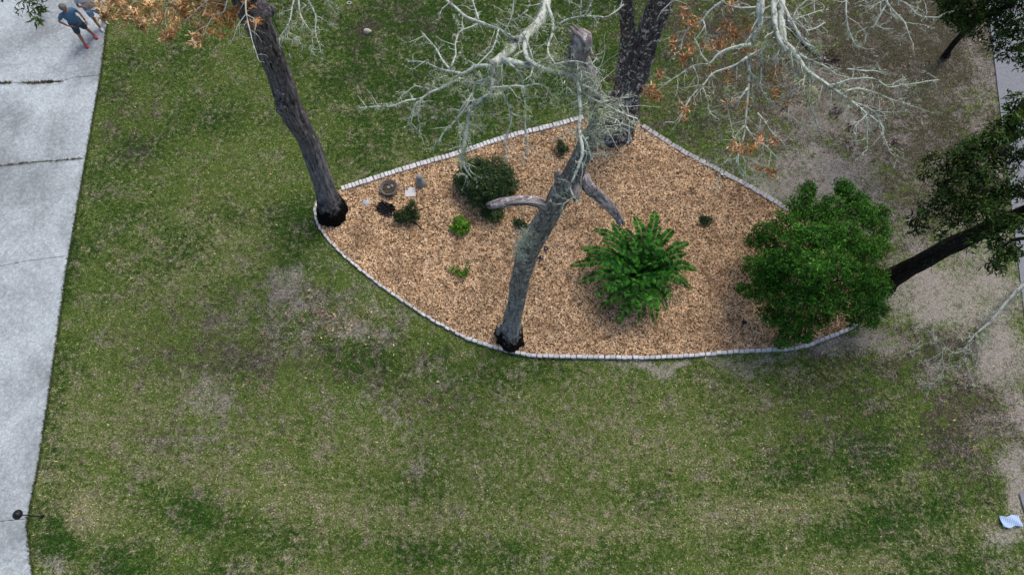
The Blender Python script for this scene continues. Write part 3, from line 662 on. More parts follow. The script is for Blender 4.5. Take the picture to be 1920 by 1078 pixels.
# ------------------------------------------------------------------ FORKED OAK with the two hanging lichen-covered fans
rsF = np.random.RandomState(55)
t = empty('oak_tree', P(1163, 244), 'forked oak behind the bed with bare lichen-covered branches hanging over lawn and mulch', 'tree')
st = [(P(1155,249,0), .52), (P(1158,234,.4), .50), (P(1166,206,1.2), .49), (P(1173,182,1.9), .46), (P(1190,135,2.9), .41), (P(1205,92,3.9), .36), (P(1228,32,5.2), .31), (P(1244,-10,6.1), .31), (P(1272,-90,7.7), .27), (P(1310,-190,9.6), .22)]
mb = MB(); mb.tube([a for a, b in st], [b for a, b in st], 64, .07, .12, .3, 7.0); mb.build('trunk', M['bark_f'], t, True)
st2 = [(P(1166,190,1.7), .30), (P(1172,150,2.5), .29), (P(1177,100,3.7), .25), (P(1177,60,4.7), .20), (P(1172,0,6.2), .18), (P(1160,-90,8.2), .16), (P(1130,-130,9.8), .14)]
mb = MB(); mb.tube([a for a, b in st2], [b for a, b in st2], 28, .07, .12, 0, 3.0); mb.build('trunk_fork', M['bark_f'], t, True)
LIMBS = [([(1130,-130),(1090,-110),(1050,-70),(1032,-30)], 9.8, 12.3, .13, .085), ([(1310,-190),(1370,-170),(1420,-110),(1432,-30)], 9.6, 11.5, .16, .085), ([(1310,-190),(1400,-190),(1450,-110),(1458,-30)], 9.6, 11.4, .15, .075), ([(1310,-190),(1500,-190),(1620,-120),(1665,-30)], 9.6, 11.2, .14, .05)]
for a in LIMBS:
    p, r_ = trace(*a, step=.1); mb = MB(); mb.tube(p, r_, 12, None, .1); mb.build('limb', M['bark_f'], t, True)
FA = [ # main limbs (path, h0, h1, r0, r1)
 ([(1032,-30),(1022,10),(1012,38),(992,62),(970,80),(945,103),(922,124)], 12.3, 12.5, .068, .036),
 ([(1432,-30),(1428,20),(1425,45),(1415,65),(1408,82),(1402,100),(1403,140),(1402,180),(1400,210),(1396,240),(1388,270),(1380,308)], 11.5, 10.0, .060, .012),
 ([(1458,-30),(1462,0),(1463,40),(1468,78),(1480,88),(1492,102),(1508,128),(1527,145),(1550,160),(1575,178),(1600,195),(1622,213)], 11.4, 10.6, .055, .016)]
FB = [
 ([(922,124),(900,124),(880,133),(862,139),(860,148),(840,160),(815,172),(790,186),(765,190),(740,200),(700,203),(672,203)], 12.5, 12.0, .020, .005),
 ([(862,138),(840,133),(820,127),(800,121),(767,115)], 12.4, 12.1, .013, .004), ([(842,128),(820,98),(794,64)], 12.4, 12.3, .010, .004),
 ([(846,126),(853,102),(850,83),(862,60),(895,42)], 12.5, 12.6, .009, .005), ([(922,124),(924,142),(912,150),(890,159),(886,175),(870,200),(850,230),(830,250),(822,272)], 12.5, 11.7, .022, .006),
 ([(921,150),(924,160),(937,172),(950,195),(958,212),(955,240),(950,262),(955,300)], 12.3, 11.5, .013, .005), ([(918,178),(896,192),(880,206),(876,228),(872,262),(868,300)], 12.3, 11.6, .024, .018),
 ([(868,298),(872,315),(886,335)], 11.6, 11.4, .012, .004), ([(868,298),(862,320),(858,335)], 11.6, 11.4, .010, .004), ([(924,148),(922,165),(916,180)], 12.4, 12.3, .022, .02),
 ([(830,-5),(870,25),(897,38),(935,55),(970,76)], 12.7, 12.5, .008, .013), ([(897,38),(888,10),(884,-10)], 12.6, 12.7, .007, .004), ([(935,55),(926,85),(908,105),(888,126)], 12.6, 12.5, .006, .004),
 ([(947,58),(957,38),(963,12),(966,-10)], 12.6, 12.8, .007, .004), ([(957,40),(972,34),(990,18)], 12.7, 12.8, .005, .004), ([(940,112),(975,122),(1010,125),(1045,135),(1080,150),(1086,190),(1090,215),(1086,245)], 12.5, 12.1, .026, .018),
 ([(1086,245),(1088,290),(1078,325),(1072,350),(1084,378)], 12.1, 11.5, .018, .006), ([(1088,250),(1100,270),(1105,300)], 12.1, 11.8, .010, .004), ([(955,120),(976,140),(983,162),(985,200),(986,250),(988,292)], 12.5, 11.6, .015, .006),
 ([(984,162),(1010,158),(1027,166),(1042,186)], 12.3, 12.1, .009, .004), ([(990,62),(985,88),(990,112),(1012,124)], 12.5, 12.5, .025, .022), ([(1026,8),(1035,40),(1036,62),(1028,80),(1027,102),(1040,122)], 12.4, 12.6, .018, .007),
 ([(1035,62),(1050,46),(1070,36),(1100,31),(1140,31),(1168,8)], 12.6, 12.9, .013, .006), ([(1088,34),(1088,-5)], 12.8, 13, .007, .004), ([(1097,31),(1112,0)], 12.8, 13, .006, .004), ([(1038,122),(1070,116),(1108,118),(1122,102)], 12.7, 12.8, .009, .004),
 ([(1108,118),(1118,130),(1126,142)], 12.8, 12.7, .005, .004), ([(1085,172),(1100,180),(1120,190),(1156,208),(1192,224)], 12.3, 11.9, .009, .006), ([(1130,192),(1150,186),(1185,183)], 12.1, 12, .007, .004),
 ([(920,165),(940,163),(965,158),(985,162)], 12.4, 12.4, .008, .006), ([(786,187),(776,200),(770,230),(768,240)], 12.1, 11.7, .007, .004), ([(790,187),(786,215),(788,232),(784,246)], 12.1, 11.7, .008, .004), ([(886,175),(868,200),(860,212)], 12.2, 12, .007, .004),
 ([(958,212),(970,218),(985,220)], 12, 11.9, .006, .004), ([(1090,160),(1110,165),(1125,178),(1142,200)], 12.4, 12, .014, .006), ([(1000,120),(985,70),(975,60)], 12.5, 12.6, .008, .004), ([(815,172),(800,165),(780,160)], 12.2, 12.2, .006, .004),
 # right fans
 ([(1408,84),(1370,90),(1345,105),(1330,120),(1300,124),(1270,142),(1234,168)], 11.1, 10.6, .022, .006), ([(1401,108),(1380,122),(1345,135),(1315,160),(1290,192),(1280,215),(1268,232)], 11.0, 10.5, .016, .005),
 ([(1318,165),(1326,188),(1330,208),(1348,222)], 10.8, 10.5, .009, .004), ([(1375,-20),(1355,2),(1330,22),(1312,40),(1290,58),(1274,96)], 11.4, 10.8, .015, .006), ([(1318,38),(1323,60),(1310,72)], 11.2, 11, .008, .004),
 ([(1428,12),(1410,14),(1380,12),(1366,10)], 11.4, 11.3, .010, .005), ([(1446,-30),(1450,0),(1452,40),(1462,78),(1480,90)], 11.5, 11.2, .040, .025), ([(1470,88),(1456,110),(1455,128)], 11.1, 10.9, .010, .005), ([(1478,90),(1484,112),(1488,130)], 11.1, 10.9, .009, .005),
 ([(1440,85),(1425,95),(1404,106)], 11.1, 11, .012, .01), ([(1455,84),(1440,88)], 11.1, 11.1, .014, .01), ([(1497,126),(1488,165),(1480,200),(1478,228)], 10.9, 10.4, .012, .005), ([(1516,112),(1518,180),(1521,210),(1537,246)], 11.0, 10.2, .011, .004),
 ([(1575,178),(1600,166),(1630,171),(1655,180),(1680,190),(1702,195)], 10.8, 10.6, .010, .005), ([(1552,162),(1590,150),(1640,148),(1665,160),(1690,160),(1722,155),(1758,149)], 10.9, 10.7, .012, .004), ([(1588,130),(1640,132),(1662,142)], 10.9, 10.8, .008, .004),
 ([(1622,213),(1650,232),(1660,256),(1670,284)], 10.6, 10.2, .010, .004), ([(1622,213),(1626,240),(1628,282)], 10.6, 10.2, .010, .004), ([(1560,168),(1590,185),(1640,212),(1660,240)], 10.8, 10.4, .009, .004), ([(1470,26),(1492,38),(1520,26),(1556,18)], 11.3, 11.1, .009, .004),
 ([(1494,37),(1505,50),(1516,68)], 11.2, 11.1, .007, .004), ([(1510,58),(1530,52),(1546,44)], 11.1, 11, .006, .004), ([(1487,36),(1492,18),(1520,-5)], 11.2, 11.3, .008, .005), ([(1588,-10),(1588,40),(1595,70),(1602,88)], 11.2, 10.7, .010, .005),
 ([(1665,-30),(1662,0),(1675,22),(1690,38),(1705,60),(1715,80)], 11.2, 10.8, .022, .005), ([(1672,-5),(1700,10),(1715,22),(1735,32),(1760,34)], 11.1, 10.9, .012, .004), ([(1664,6),(1648,32),(1638,48),(1628,60),(1620,84)], 11.1, 10.7, .010, .004),
 ([(1642,46),(1655,55),(1672,58)], 10.9, 10.8, .007, .004), ([(1640,-15),(1622,0),(1623,20)], 11.2, 11, .008, .004), ([(1402,130),(1420,150),(1436,182),(1450,196)], 10.8, 10.5, .009, .004), ([(1396,236),(1376,260),(1370,285),(1357,310)], 10.4, 10, .011, .004),
 ([(1398,238),(1420,265),(1446,283),(1460,300)], 10.4, 10, .010, .004), ([(1420,212),(1450,250),(1466,266)], 10.5, 10.1, .010, .004), ([(1386,285),(1405,314),(1416,326)], 10.1, 9.9, .006, .004), ([(1384,285),(1384,310),(1390,328)], 10.1, 9.9, .008, .004),
 ([(1401,170),(1375,180),(1365,200),(1372,240),(1378,262)], 10.8, 10.2, .009, .004), ([(1402,165),(1385,190),(1374,196)], 10.8, 10.6, .01, .006), ([(1445,40),(1436,80),(1430,120),(1424,160)], 11.3, 10.7, .018, .006), ([(1480,90),(1520,112),(1545,126),(1572,140)], 11.1, 10.9, .012, .006),
 ([(1330,120),(1320,110),(1310,95),(1300,70)], 10.9, 11, .008, .004), ([(1300,126),(1310,150),(1305,170)], 10.8, 10.6, .006, .004), ([(1232,40),(1240,20),(1268,-5)], 11, 11.3, .004, .006), ([(1625,215),(1600,240),(1605,255)], 10.6, 10.4, .006, .004), ([(1455,-20),(1490,60),(1525,90)], 11.4, 11, .02, .01),
]
BR = Twigs(77)
for i, a in enumerate(FA):
    p, r_ = trace(*a, seed=i); mb = MB(); mb.tube(p, [q*(1.0+.5*abs(noise.noise(p[k]*11))) for k, q in enumerate(r_)], 14, None, .5, 0, i*3, True, 2); mb.build('limb', M['lichen'], t, True)
    BR.side(p, r_, .17, .42, 1, .4, 2.5, .15, .4); BR.side(p, r_, .10, .09, 0, .4, 2, .1, .2)
    BR.on += p
    if i == 0: leftmoss = list(p)
mb = MB()
for i, a in enumerate(FB):
    p, r_ = trace(*a, wob=.02, seed=i+7); BR.on += p; mb.tube(p, [q*(1.1+.6*abs(noise.noise(p[k]*14))) +.0015 for k, q in enumerate(r_)], 7, None, .5, 0, i)
    BR.side(p, r_, .13, .24 if i < 34 else .36, 1 if i % 3 else 2, .4, 2.5, .1, .6); BR.side(p, r_, .09, .07, 0, .4, 2, .1, .5)
mb.build('branches', M['lichen'], t, True)
BR.mb.build('twigs', M['twig'], t, True)
on = [q for q in BR.on if rsF.rand() < .85]
leafobj('moss', joinVF([moss_np(on, rsF, 5, .038, .010, .003, 1.2)]), M['moss'], t)
gm = []
for (a, b, h, sx, sy, k) in [(1000,42,12.4,7,14,40),(1045,50,12.7,14,8,40),(1040,100,12.5,8,14,40),(838,147,12.3,12,5,30),(854,170,12.2,9,5,30),(925,172,12.3,10,5,25),(895,235,12,6,12,24),(1042,185,12.2,8,14,40),(990,200,12,5,18,30),(1010,165,12.2,12,8,20),(952,88,12.6,7,4,20),(1440,30,11.3,10,14,30),(1430,75,11.2,14,9,40),(1525,180,10.9,6,14,50),(1540,85,11.1,12,6,30),(1330,30,11.2,12,8,24),(1318,110,10.9,10,6,20),(1380,240,10.5,7,10,30),(1510,150,10.9,14,10,40),(1590,178,10.8,16,12,40),(1368,165,10.8,7,6,20),(1118,210,12,16,14,60),(870,290,11.8,8,14,50),(1448,60,11.3,10,20,40)]:
    for i in range(k): gm.append(P(r.gauss(a, sx), r.gauss(b, sy), h+r.gauss(0, .05)))
gm = gm[::2]
leafobj('hanging_moss', moss_np(gm, rsF, 8, .075, .018, .004, .7), M['mossy'], t)
hub = []
for (a, b, h, sx, sy, k) in [(925,125,12.5,12,10,60),(920,165,12.4,12,14,60),(880,150,12.3,16,8,30),(990,70,12.5,8,10,30),(1100,180,12.2,20,18,80),(868,255,12,6,20,50),(1470,70,11.2,10,24,60),(1500,130,10.9,16,14,60),(1560,165,10.8,20,12,50),(1050,125,12.5,18,8,40),(1650,5,11.1,12,8,30),(1690,130,10.8,20,16,10)]:
    for i in range(k): hub.append(P(r.gauss(a, sx), r.gauss(b, sy), h+r.gauss(0, .05)))
hub = hub[::2]
leafobj('hanging_moss', moss_np(hub, rsF, 9, .10, .02, .0025, .9), M['moss'], t)
RU = [(1283,22,7),(1290,38,8),(1302,48,9),(1297,62,6),(1262,80,8),(1266,88,5),(1295,85,8),(1300,95,6),(1282,108,7),(1283,118,5),(1278,105,6),(1372,8,7),(1365,18,5),(1362,48,8),(1376,58,10),(1368,72,10),(1382,68,7),(1345,80,7),(1340,88,5),(1402,36,6),(1405,56,6),(1400,54,5),(1223,170,10),(1215,175,7),(1232,178,7),(1240,138,7),(1225,182,5),(1283,200,8),(1285,212,7),(1281,222,5),(1332,130,6),(1366,135,7),(1366,148,6),(1454,130,7),(1456,140,6),(1450,148,5),(1365,186,5),(1383,190,6),(1392,198,5),(1380,272,6),(1372,276,6),(1388,283,6),(1402,284,6),(1412,280,6),(1424,263,7),(1430,258,5),(1449,265,6),(1458,268,4),(1446,320,7),(1450,328,5),(1424,318,4),(1410,96,6),(1395,98,5),(1450,168,5),(1455,178,4),(1475,195,5),(1330,85,5),(1318,80,4),(1357,88,6)]
hR = lambda x, y: 11.2-.9*min(1, max(0, y/300))
clusters(RU, hR, M['rust'], t, rsF, 'leaves', .095, .024, 60)
BRN = [(1555,100,6),(1562,112,9),(1570,118,6),(1548,122,5),(1566,205,6),(1572,212,5),(1560,212,4),(1590,240,5),(1602,242,4),(1640,210,8),(1650,218,6),(1635,205,6),(1612,198,5),(1580,265,5),(1590,275,4),(1672,268,5),(1678,272,4),(1470,205,4),(1208,170,8),(1160,165,9),(1148,178,8),(1165,182,8),(1155,150,6),(1150,195,8),(1175,215,8),(1190,235,8),(1195,225,6),(1140,150,6)]
clusters(BRN, lambda x, y: 10.4 if x > 1300 else 5.0, M['brown'], t, rsF, 'leaves', .085, .022, 60)
# weathered grey limb stub under the right fan
p, r_ = trace([(1468,38),(1490,60),(1512,85),(1535,105),(1552,116)], 9.6, 8.6, .075, .05); mb = MB(); mb.tube(p, r_, 12, None, .15); mb.build('limb', M['bark_f'], t, True)

# ------------------------------------------------------------------ RIGHT OAK
rsR = np.random.RandomState(91)
t = empty('oak_tree', P(1664, 527), 'dark leaning oak with leafy boughs behind the large round shrub at the right edge', 'tree')
tr = [(P(1660,528,0), .30), (P(1672,520,.5), .27), (P(1700,505,1.2), .245), (P(1745,481,2.3), .225), (P(1800,452,3.4), .215), (P(1860,426,4.4), .205), (P(1920,402,5.3), .20), (P(1985,372,6.2), .19), (P(2060,320,7.5), .22)]
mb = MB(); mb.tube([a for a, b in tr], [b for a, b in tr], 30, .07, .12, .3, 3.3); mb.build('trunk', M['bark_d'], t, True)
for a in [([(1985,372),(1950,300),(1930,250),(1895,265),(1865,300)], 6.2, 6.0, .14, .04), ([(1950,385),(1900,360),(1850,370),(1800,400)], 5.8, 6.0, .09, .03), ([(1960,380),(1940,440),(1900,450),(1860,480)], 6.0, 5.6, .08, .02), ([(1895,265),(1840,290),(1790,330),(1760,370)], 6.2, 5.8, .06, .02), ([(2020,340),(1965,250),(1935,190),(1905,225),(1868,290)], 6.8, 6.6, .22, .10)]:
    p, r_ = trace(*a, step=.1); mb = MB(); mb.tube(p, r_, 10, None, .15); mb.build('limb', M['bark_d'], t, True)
T = Twigs(14)
CR = [(1840,280,6.2,34),(1800,290,6.0,26),(1870,265,6.5,34),(1900,235,6.8,34),(1880,300,6.2,34),(1915,200,7.0,28),(1780,330,5.8,28),(1820,330,6.2,34),(1770,370,5.6,28),(1800,370,6.0,32),(1850,350,6.2,36),(1740,400,5.3,22),(1720,425,5.0,16),(1705,410,5.0,10),(1790,410,5.8,26),(1830,400,6.0,30),(1870,390,6.2,30),(1900,350,6.3,26),(1905,420,6.0,26),(1860,440,5.8,28),(1820,450,5.6,16),(1880,470,5.8,24),(1865,500,5.5,18),(1900,480,5.8,18),(1765,440,5.4,12),(1750,300,5.6,14),(1735,325,5.4,12),(1925,290,6.5,20)]
for (a, b, h, rp) in CR:
    for i in range(3):
        q = P(a, b, h-.3); T.grow(q, Vector((T.r.gauss(-.3, .8), T.r.gauss(0, .8), T.r.gauss(.2, .3))), rp/ppm(a, b, h)*1.3, .012, 1)
T.mb.build('twigs', M['dkstem'], t, True)
leafobj('foliage', clumps(CR, rsR, 400, 6, .14, .042, .25, 1.1, .2, .05, .6), M['oakleaf'], t)
leafobj('foliage', clumps([(1830,272,6.6,26),(1870,262,6.9,26),(1800,284,6.4,18),(1900,225,7.1,20),(1850,300,6.7,26),(1845,385,6.4,20),(1880,330,6.6,18)], rsR, 200, 6, .12, .04, .4, 1.1, .3, .05, .5), M['ivy'], t)

# ------------------------------------------------------------------ TOP RIGHT OAK
t = empty('oak_tree', P(1774, 104), 'dark evergreen oak standing in leaf litter in the top right corner', 'tree')
tr = [(P(1774,104,0), .12), (P(1778,96,.4), .10), (P(1792,78,1.2), .092), (P(1810,58,2.2), .09), (P(1830,30,3.5), .11), (P(1850,-10,5.0), .1)]
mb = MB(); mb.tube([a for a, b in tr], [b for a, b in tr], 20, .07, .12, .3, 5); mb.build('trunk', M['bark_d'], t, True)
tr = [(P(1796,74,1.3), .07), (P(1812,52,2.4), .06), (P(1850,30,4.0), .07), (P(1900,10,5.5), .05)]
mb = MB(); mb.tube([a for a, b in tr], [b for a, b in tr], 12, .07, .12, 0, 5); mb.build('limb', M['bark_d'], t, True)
CR = [(1802,50,3.8,15),(1815,66,3.6,12),(1835,66,4.0,14),(1790,15,4.6,30),(1820,30,4.4,28),(1785,35,4.2,22),(1850,10,5.0,36),(1800,-10,5.0,40),(1870,30,4.8,30),(1900,15,5.2,34),(1875,70,4.4,22),(1895,60,4.8,26),(1915,50,5.0,24),(1905,100,4.4,22),(1880,100,4.2,18),(1915,120,4.4,14),(1770,5,4.4,20),(1775,30,4.1,16),(1810,45,4.2,18),(1850,40,4.6,16),(1860,85,4.3,14),(1840,-30,5.4,50),(1900,-30,5.6,50),(1830,48,4.2,12),(1925,85,4.8,20)]
leafobj('foliage', clumps(CR, rsR, 330, 6, .13, .042, .25, 1.1, .2, .05, .6), M['oakleaf'], t)

CR = [(1760,-70,6.5,60),(1850,-90,7.5,80),(1950,-60,7,90),(1700,-120,7.5,60),(1800,-170,8.5,90),(1980,60,6.5,60),(1900,-200,9,90),(1640,-150,7.5,45),(2000,-160,8,90)]  # unseen outer crown, added to shade the upper lawn
leafobj('foliage', clumps(CR, rsR, 150, 6, .15, .055, .3, 1.1, .2, .06, .6), M['oakleaf'], t)

# ------------------------------------------------------------------ LARGE ROUND SHRUB
rsS = np.random.RandomState(12)
t = empty('round_shrub', P(1525, 545), 'large bright green round shrub with glossy leaves over the right end of the bed', 'shrub')
CL = [(1508,625,.7,18),(1535,598,1.1,22),(1465,500,2.2,34),(1440,520,1.7,30),(1630,540,2.0,30),(1515,352,2.2,13),(1512,368,2.1,20),(1580,352,2.3,18),(1590,368,2.2,24),(1560,392,2.4,28),(1500,392,2.0,26),(1540,405,2.5,28),(1615,380,2.1,18),(1650,398,1.9,16),(1610,405,2.3,30),(1645,425,1.9,22),(1432,437,1.5,22),(1412,452,1.2,14),(1440,460,1.5,24),(1475,425,2.2,32),(1500,455,2.9,36),(1535,450,3.1,34),(1580,445,3.1,36),(1615,470,2.6,32),(1645,465,2.0,22),(1415,500,1.2,24),(1450,500,2.0,32),(1480,490,2.7,30),(1525,505,3.3,38),(1570,505,3.2,38),(1610,520,2.6,30),(1645,515,1.8,20),(1425,545,1.2,24),(1460,550,1.8,32),(1500,555,2.4,34),(1545,555,2.7,34),(1590,560,2.3,32),(1630,565,1.6,26),(1652,580,1.1,14),(1445,590,.9,22),(1475,600,1.1,26),(1478,630,.7,20),(1462,645,.5,11),(1505,600,1.0,18),(1600,595,1.2,20),(1635,600,.9,16),(1388,538,.8,10),(1398,548,.9,12),(1658,440,1.6,11),(1660,545,1.3,14),(1560,575,1.6,20)]
mb = MB(); b0 = P(1525,545); rr = random.Random(2)
for c_ in CL[::2]:
    q = P(*c_[:3]); m_ = b0.lerp(q, .5)+Vector((0, 0, .3)); mb.tube([b0+Vector((rr.gauss(0, .1), rr.gauss(0, .1), 0)), m_, q], [.05, .03, .012], 7, .1)
mb.build('stems', M['stem'], t, True)
leafobj('foliage', clumps(CL, rsS, 950, 8, .078, .036, .45, .9, .7, .04, .9), M['bigshrub'], t)

# ------------------------------------------------------------------ FROND SHRUB
def frond_shrub():
    rs = np.random.RandomState(7); r = random.Random(7); cx = P(1198, 522)
    t = empty('frond_shrub', cx, 'wide green shrub of feathery arching shoots in the mulch right of the centre oak', 'shrub')
    tips = [(1115,430),(1148,418),(1190,405),(1228,396),(1262,430),(1290,455),(1305,505),(1295,540),(1285,475),(1250,580),(1228,605),(1200,603),(1185,585),(1158,608),(1125,580),(1115,555),(1085,530),(1070,498),(1088,465),(1100,478),(1180,480),(1200,500),(1215,470),(1170,510),(1230,500),(1190,545),(1205,560),(1240,540),(1160,470),(1140,520),(1215,530),(1180,450),(1170,430),(1210,425),(1240,450),(1255,490),(1270,530),(1260,560),(1225,575),(1150,570),(1130,500),(1145,545),(1130,450),(1235,425),(1275,505),(1175,570),(1220,450)]
    mb = MB(); C = []; D_ = []; N_ = []; Ls = []
    for i, (a, b) in enumerate(tips):
        rim = math.hypot(a-1190, (b-510))/110.0
        h = max(.35, 1.6-1.05*rim+r.uniform(-.1, .1)); tip = P(a, b, h)
        base = cx+Vector((r.gauss(0, .12), r.gauss(0, .12), 0)); base += (tip-base)*.08; base.z = .05
        mid = base.lerp(tip, .5); mid.z = max(h*.75, .45)+.42*rim+.05
        p, _ = resample([base, mid, tip], [0]*3, .036); n = len(p)
        mb.tube(p[::3], [.010*(1-.8*k/n)+.002 for k in range(0, n, 3)], 5)
        for k in range(int(n*.18), n):
            u = k/n; d = (p[min(k+1, n-1)]-p[max(k-1, 0)]).normalized(); s = d.cross(Vector((0, 0, 1))).normalized()
            if s.length < .5: s = Vector((1, 0, 0))
            ll = .195*(min(1, (1.05-u)*3.0)**.8)*(.75+.25*min(1, u*3))
            for sg in (-1, 1):
                C.append(p[k]); D_.append(d*.55+s*sg+Vector((r.gauss(0, .06), r.gauss(0, .06), r.gauss(.22, .12)))); N_.append(Vector((r.gauss(0, .15), r.gauss(0, .15), 1))); Ls.append(ll*r.uniform(.8, 1.15))
    mb.build('stems', M['stem'], t, True); Ls = np.array(Ls)
    leafobj('foliage', leaves_np(np.array(C), np.array(D_), np.array(N_), Ls, Ls*.37, .22), M['frond'], t)
frond_shrub()

# ------------------------------------------------------------------ small plants
def bush(name, label, cl, mat, L, W, dens, k=6, stems=True, seed=1, up=.6, flat=.85, cat='shrub', group=None, shell=.4, jit=.015):
    rs = np.random.RandomState(seed); a = cl[0]; bx = P(sum(c[0] for c in cl)/len(cl), sum(c[1] for c in cl)/len(cl)+cl[0][2]*14)
    t = empty(name, bx, label, cat, group); mb = MB()
    for c_ in cl:
        q = P(*c_[:3]); mb.tube([bx, bx.lerp(q, .6)+Vector((0, 0, .05)), q], [.014, .010, .004], 5, .05)
    mb.build('stems', M['stem'], t, True)
    leafobj('foliage', clumps(cl, rs, dens, k, L, W, shell, 1.0, up, jit, flat), mat, t); return t
bush('dark_shrub', 'dense dark glossy shrub under the pale broken limb left of the centre oak', [(912,345,.95,36),(885,325,.7,28),(930,322,.8,30),(895,318,.7,26),(950,348,.5,24),(880,345,.5,26),(900,368,.5,26),(932,365,.5,22),(862,338,.3,12),(945,335,.6,22)], M['dkshrub'], .062, .034, 2000, 6, seed=3, jit=.035)
bush('dark_shrub', 'small dark shrub half hidden below the pale broken limb tip', [(925,404,.3,17),(912,400,.2,12),(938,400,.25,10)], M['dkshrub'], .055, .028, 2200, 6, seed=4)
bush('lime_plant', 'bright lime green rounded plant below the dark glossy shrub', [(862,418,.3,13),(868,430,.2,12),(853,427,.2,10),(876,425,.15,8)], M['lime'], .085, .05, 1300, 5, seed=5, cat='plant')
bush('lime_plant', 'lime green straggly plant alone in the open lower mulch', [(862,512,.18,10),(852,507,.12,8),(874,507,.12,6),(878,496,.12,5),(868,518,.1,7)], M['lime'], .07, .032, 900, 5, seed=6, cat='plant')
bush('seedling_plant', 'small green tufted plant beside the left flank of the centre oak trunk', [(976,420,.2,11),(970,414,.15,7),(983,424,.12,7)], M['seed'], .07, .022, 2000, 6, seed=7, cat='plant')
bush('seedling_plant', 'small dark green plant near the upper border beside the hanging branch', [(1053,276,.3,9),(1054,286,.2,7),(1050,268,.3,6),(1062,280,.15,5)], M['seed'], .07, .022, 2000, 6, seed=8, cat='plant')
bush('seedling_plant', 'small spiky green tuft in open mulch above and right of the feathery shrub', [(1323,416,.15,10),(1318,410,.1,6),(1330,412,.1,5)], M['seed'], .085, .016, 1500, 7, seed=9, cat='plant')
bush('seedling_plant', 'tiny green sprig in bare litter on the lawn right of the round shrub', [(1745,290,.1,7)], M['seed'], .09, .018, 900, 6, seed=19, cat='plant')
t = bush('garden_shrub', 'small dark conifer-like shrub with bare dark twigs beside the white slab', [(762,403,.3,17),(772,392,.5,13),(772,380,.7,7),(752,407,.25,13),(778,405,.3,11),(745,403,.15,8)], M['dkshrub'], .06, .016, 2600, 7, seed=10)
T = Twigs(31)
for a, b, q in [((775,400), (805,388), .2), ((770,412), (792,430), .1), ((765,415), (782,422), .08), ((735,415), (722,425), .05)]:
    p, r_ = trace([a, ((a[0]+b[0])/2, (a[1]+b[1])/2-2), b], q, q, .024, .012, .04); T.mb.tube(p, r_, 5)
T.mb.build('bare_twigs', M['dkstem'], t, True)

# trodden/raw litter tufts around bases are in the chips

# ------------------------------------------------------------------ garden objects
def at(name, px, py, label, cat, z=0.04, group=None, rz=0):
    p = P(px, py); p.z = z; return empty(name, p, label, cat, group, rz)
t = at('stone_bowl', 731, 358, 'round grey stone bowl full of brown debris near the dark oak foot', 'planter')
mb = MB(); mb.lathe([(.20, 0), (.22, .02), (.20, .06), (.24, .12), (.285, .17), (.295, .20), (.27, .205), (.235, .17), (.20, .12), (.02, .10)], n=32); mb.build('bowl', M['dstone'], t, True, True)
mb = MB(); mb.lathe([(.218, .10), (.215, .135), (.12, .15), (.02, .155)], n=24)
rr = random.Random(4)
for i in range(46):
    a = rr.uniform(0, 6.28); q = .19*math.sqrt(rr.random()); mb.blob((q*math.cos(a), q*math.sin(a), .15+rr.random()*.02), rr.uniform(.012, .03), i, .4, 1, (1, rr.uniform(.5, 1), .6))
mb.build('debris', M['debris'], t, False, True)
mb = MB(); mb.blob((-.01, .0, .17), .055, 2, .3, 2, (1, 1, .8)); mb.blob((.10, .06, .16), .05, 5, .4, 2); mb.build('stone', M['stone'], t, True, True)
t = at('stone_slab', 770, 363, 'white square stone slab lying on the mulch above the conifer-like shrub', 'slab', rz=.08)
mb = MB(); mb.box((0, 0, .03), (.34, .33, .06), 0, .012); mb.build('slab', M['white'], t, False, True)
mb = MB(); mb.lathe([(.035, .06), (.04, .09), (.02, .11), (.005, .115)], (-.10, .12, 0), 12); mb.build('knob', M['stone'], t, True, True)
t = at('garden_statue', 790, 347, 'small grey bell-shaped garden statue with round head beside the upper left border', 'statue')
mb = MB(); mb.lathe([(.16, 0), (.17, .03), (.165, .10), (.145, .18), (.11, .27), (.075, .34), (.055, .38)], n=24); mb.build('body', M['stone'], t, True, True)
mb = MB(); mb.lathe([(.04, .375), (.08, .40), (.10, .45), (.09, .50), (.05, .54), (.005, .55)], n=20); mb.build('head', M['stone'], t, True, True)
mb = MB(); mb.blob((.0, -.055, .45), .018, 3, .1, 2); mb.build('nose', M['stone'], t, True, True)
t = at('painted_turtle', 687, 382, 'small pale blue ceramic turtle on the mulch right of the dark oak foot', 'ornament', rz=.5)
mb = MB(); mb.blob((0, 0, .04), .095, 8, .25, 3, (1.1, .9, .6)); mb.build('shell', M['bluestone'], t, False, True)
mb = MB(); mb.blob((.12, 0, .035), .035, 8, .1, 2, (1.2, .9, .8)); mb.build('head', M['bluestone'], t, True, True)
for a, b in ((.07, .08), (.07, -.08), (-.07, .08), (-.07, -.08)):
    mb = MB(); mb.blob((a, b, .02), .03, 3, .1, 2, (1, 1, .6)); mb.build('flipper', M['bluestone'], t, True, True)
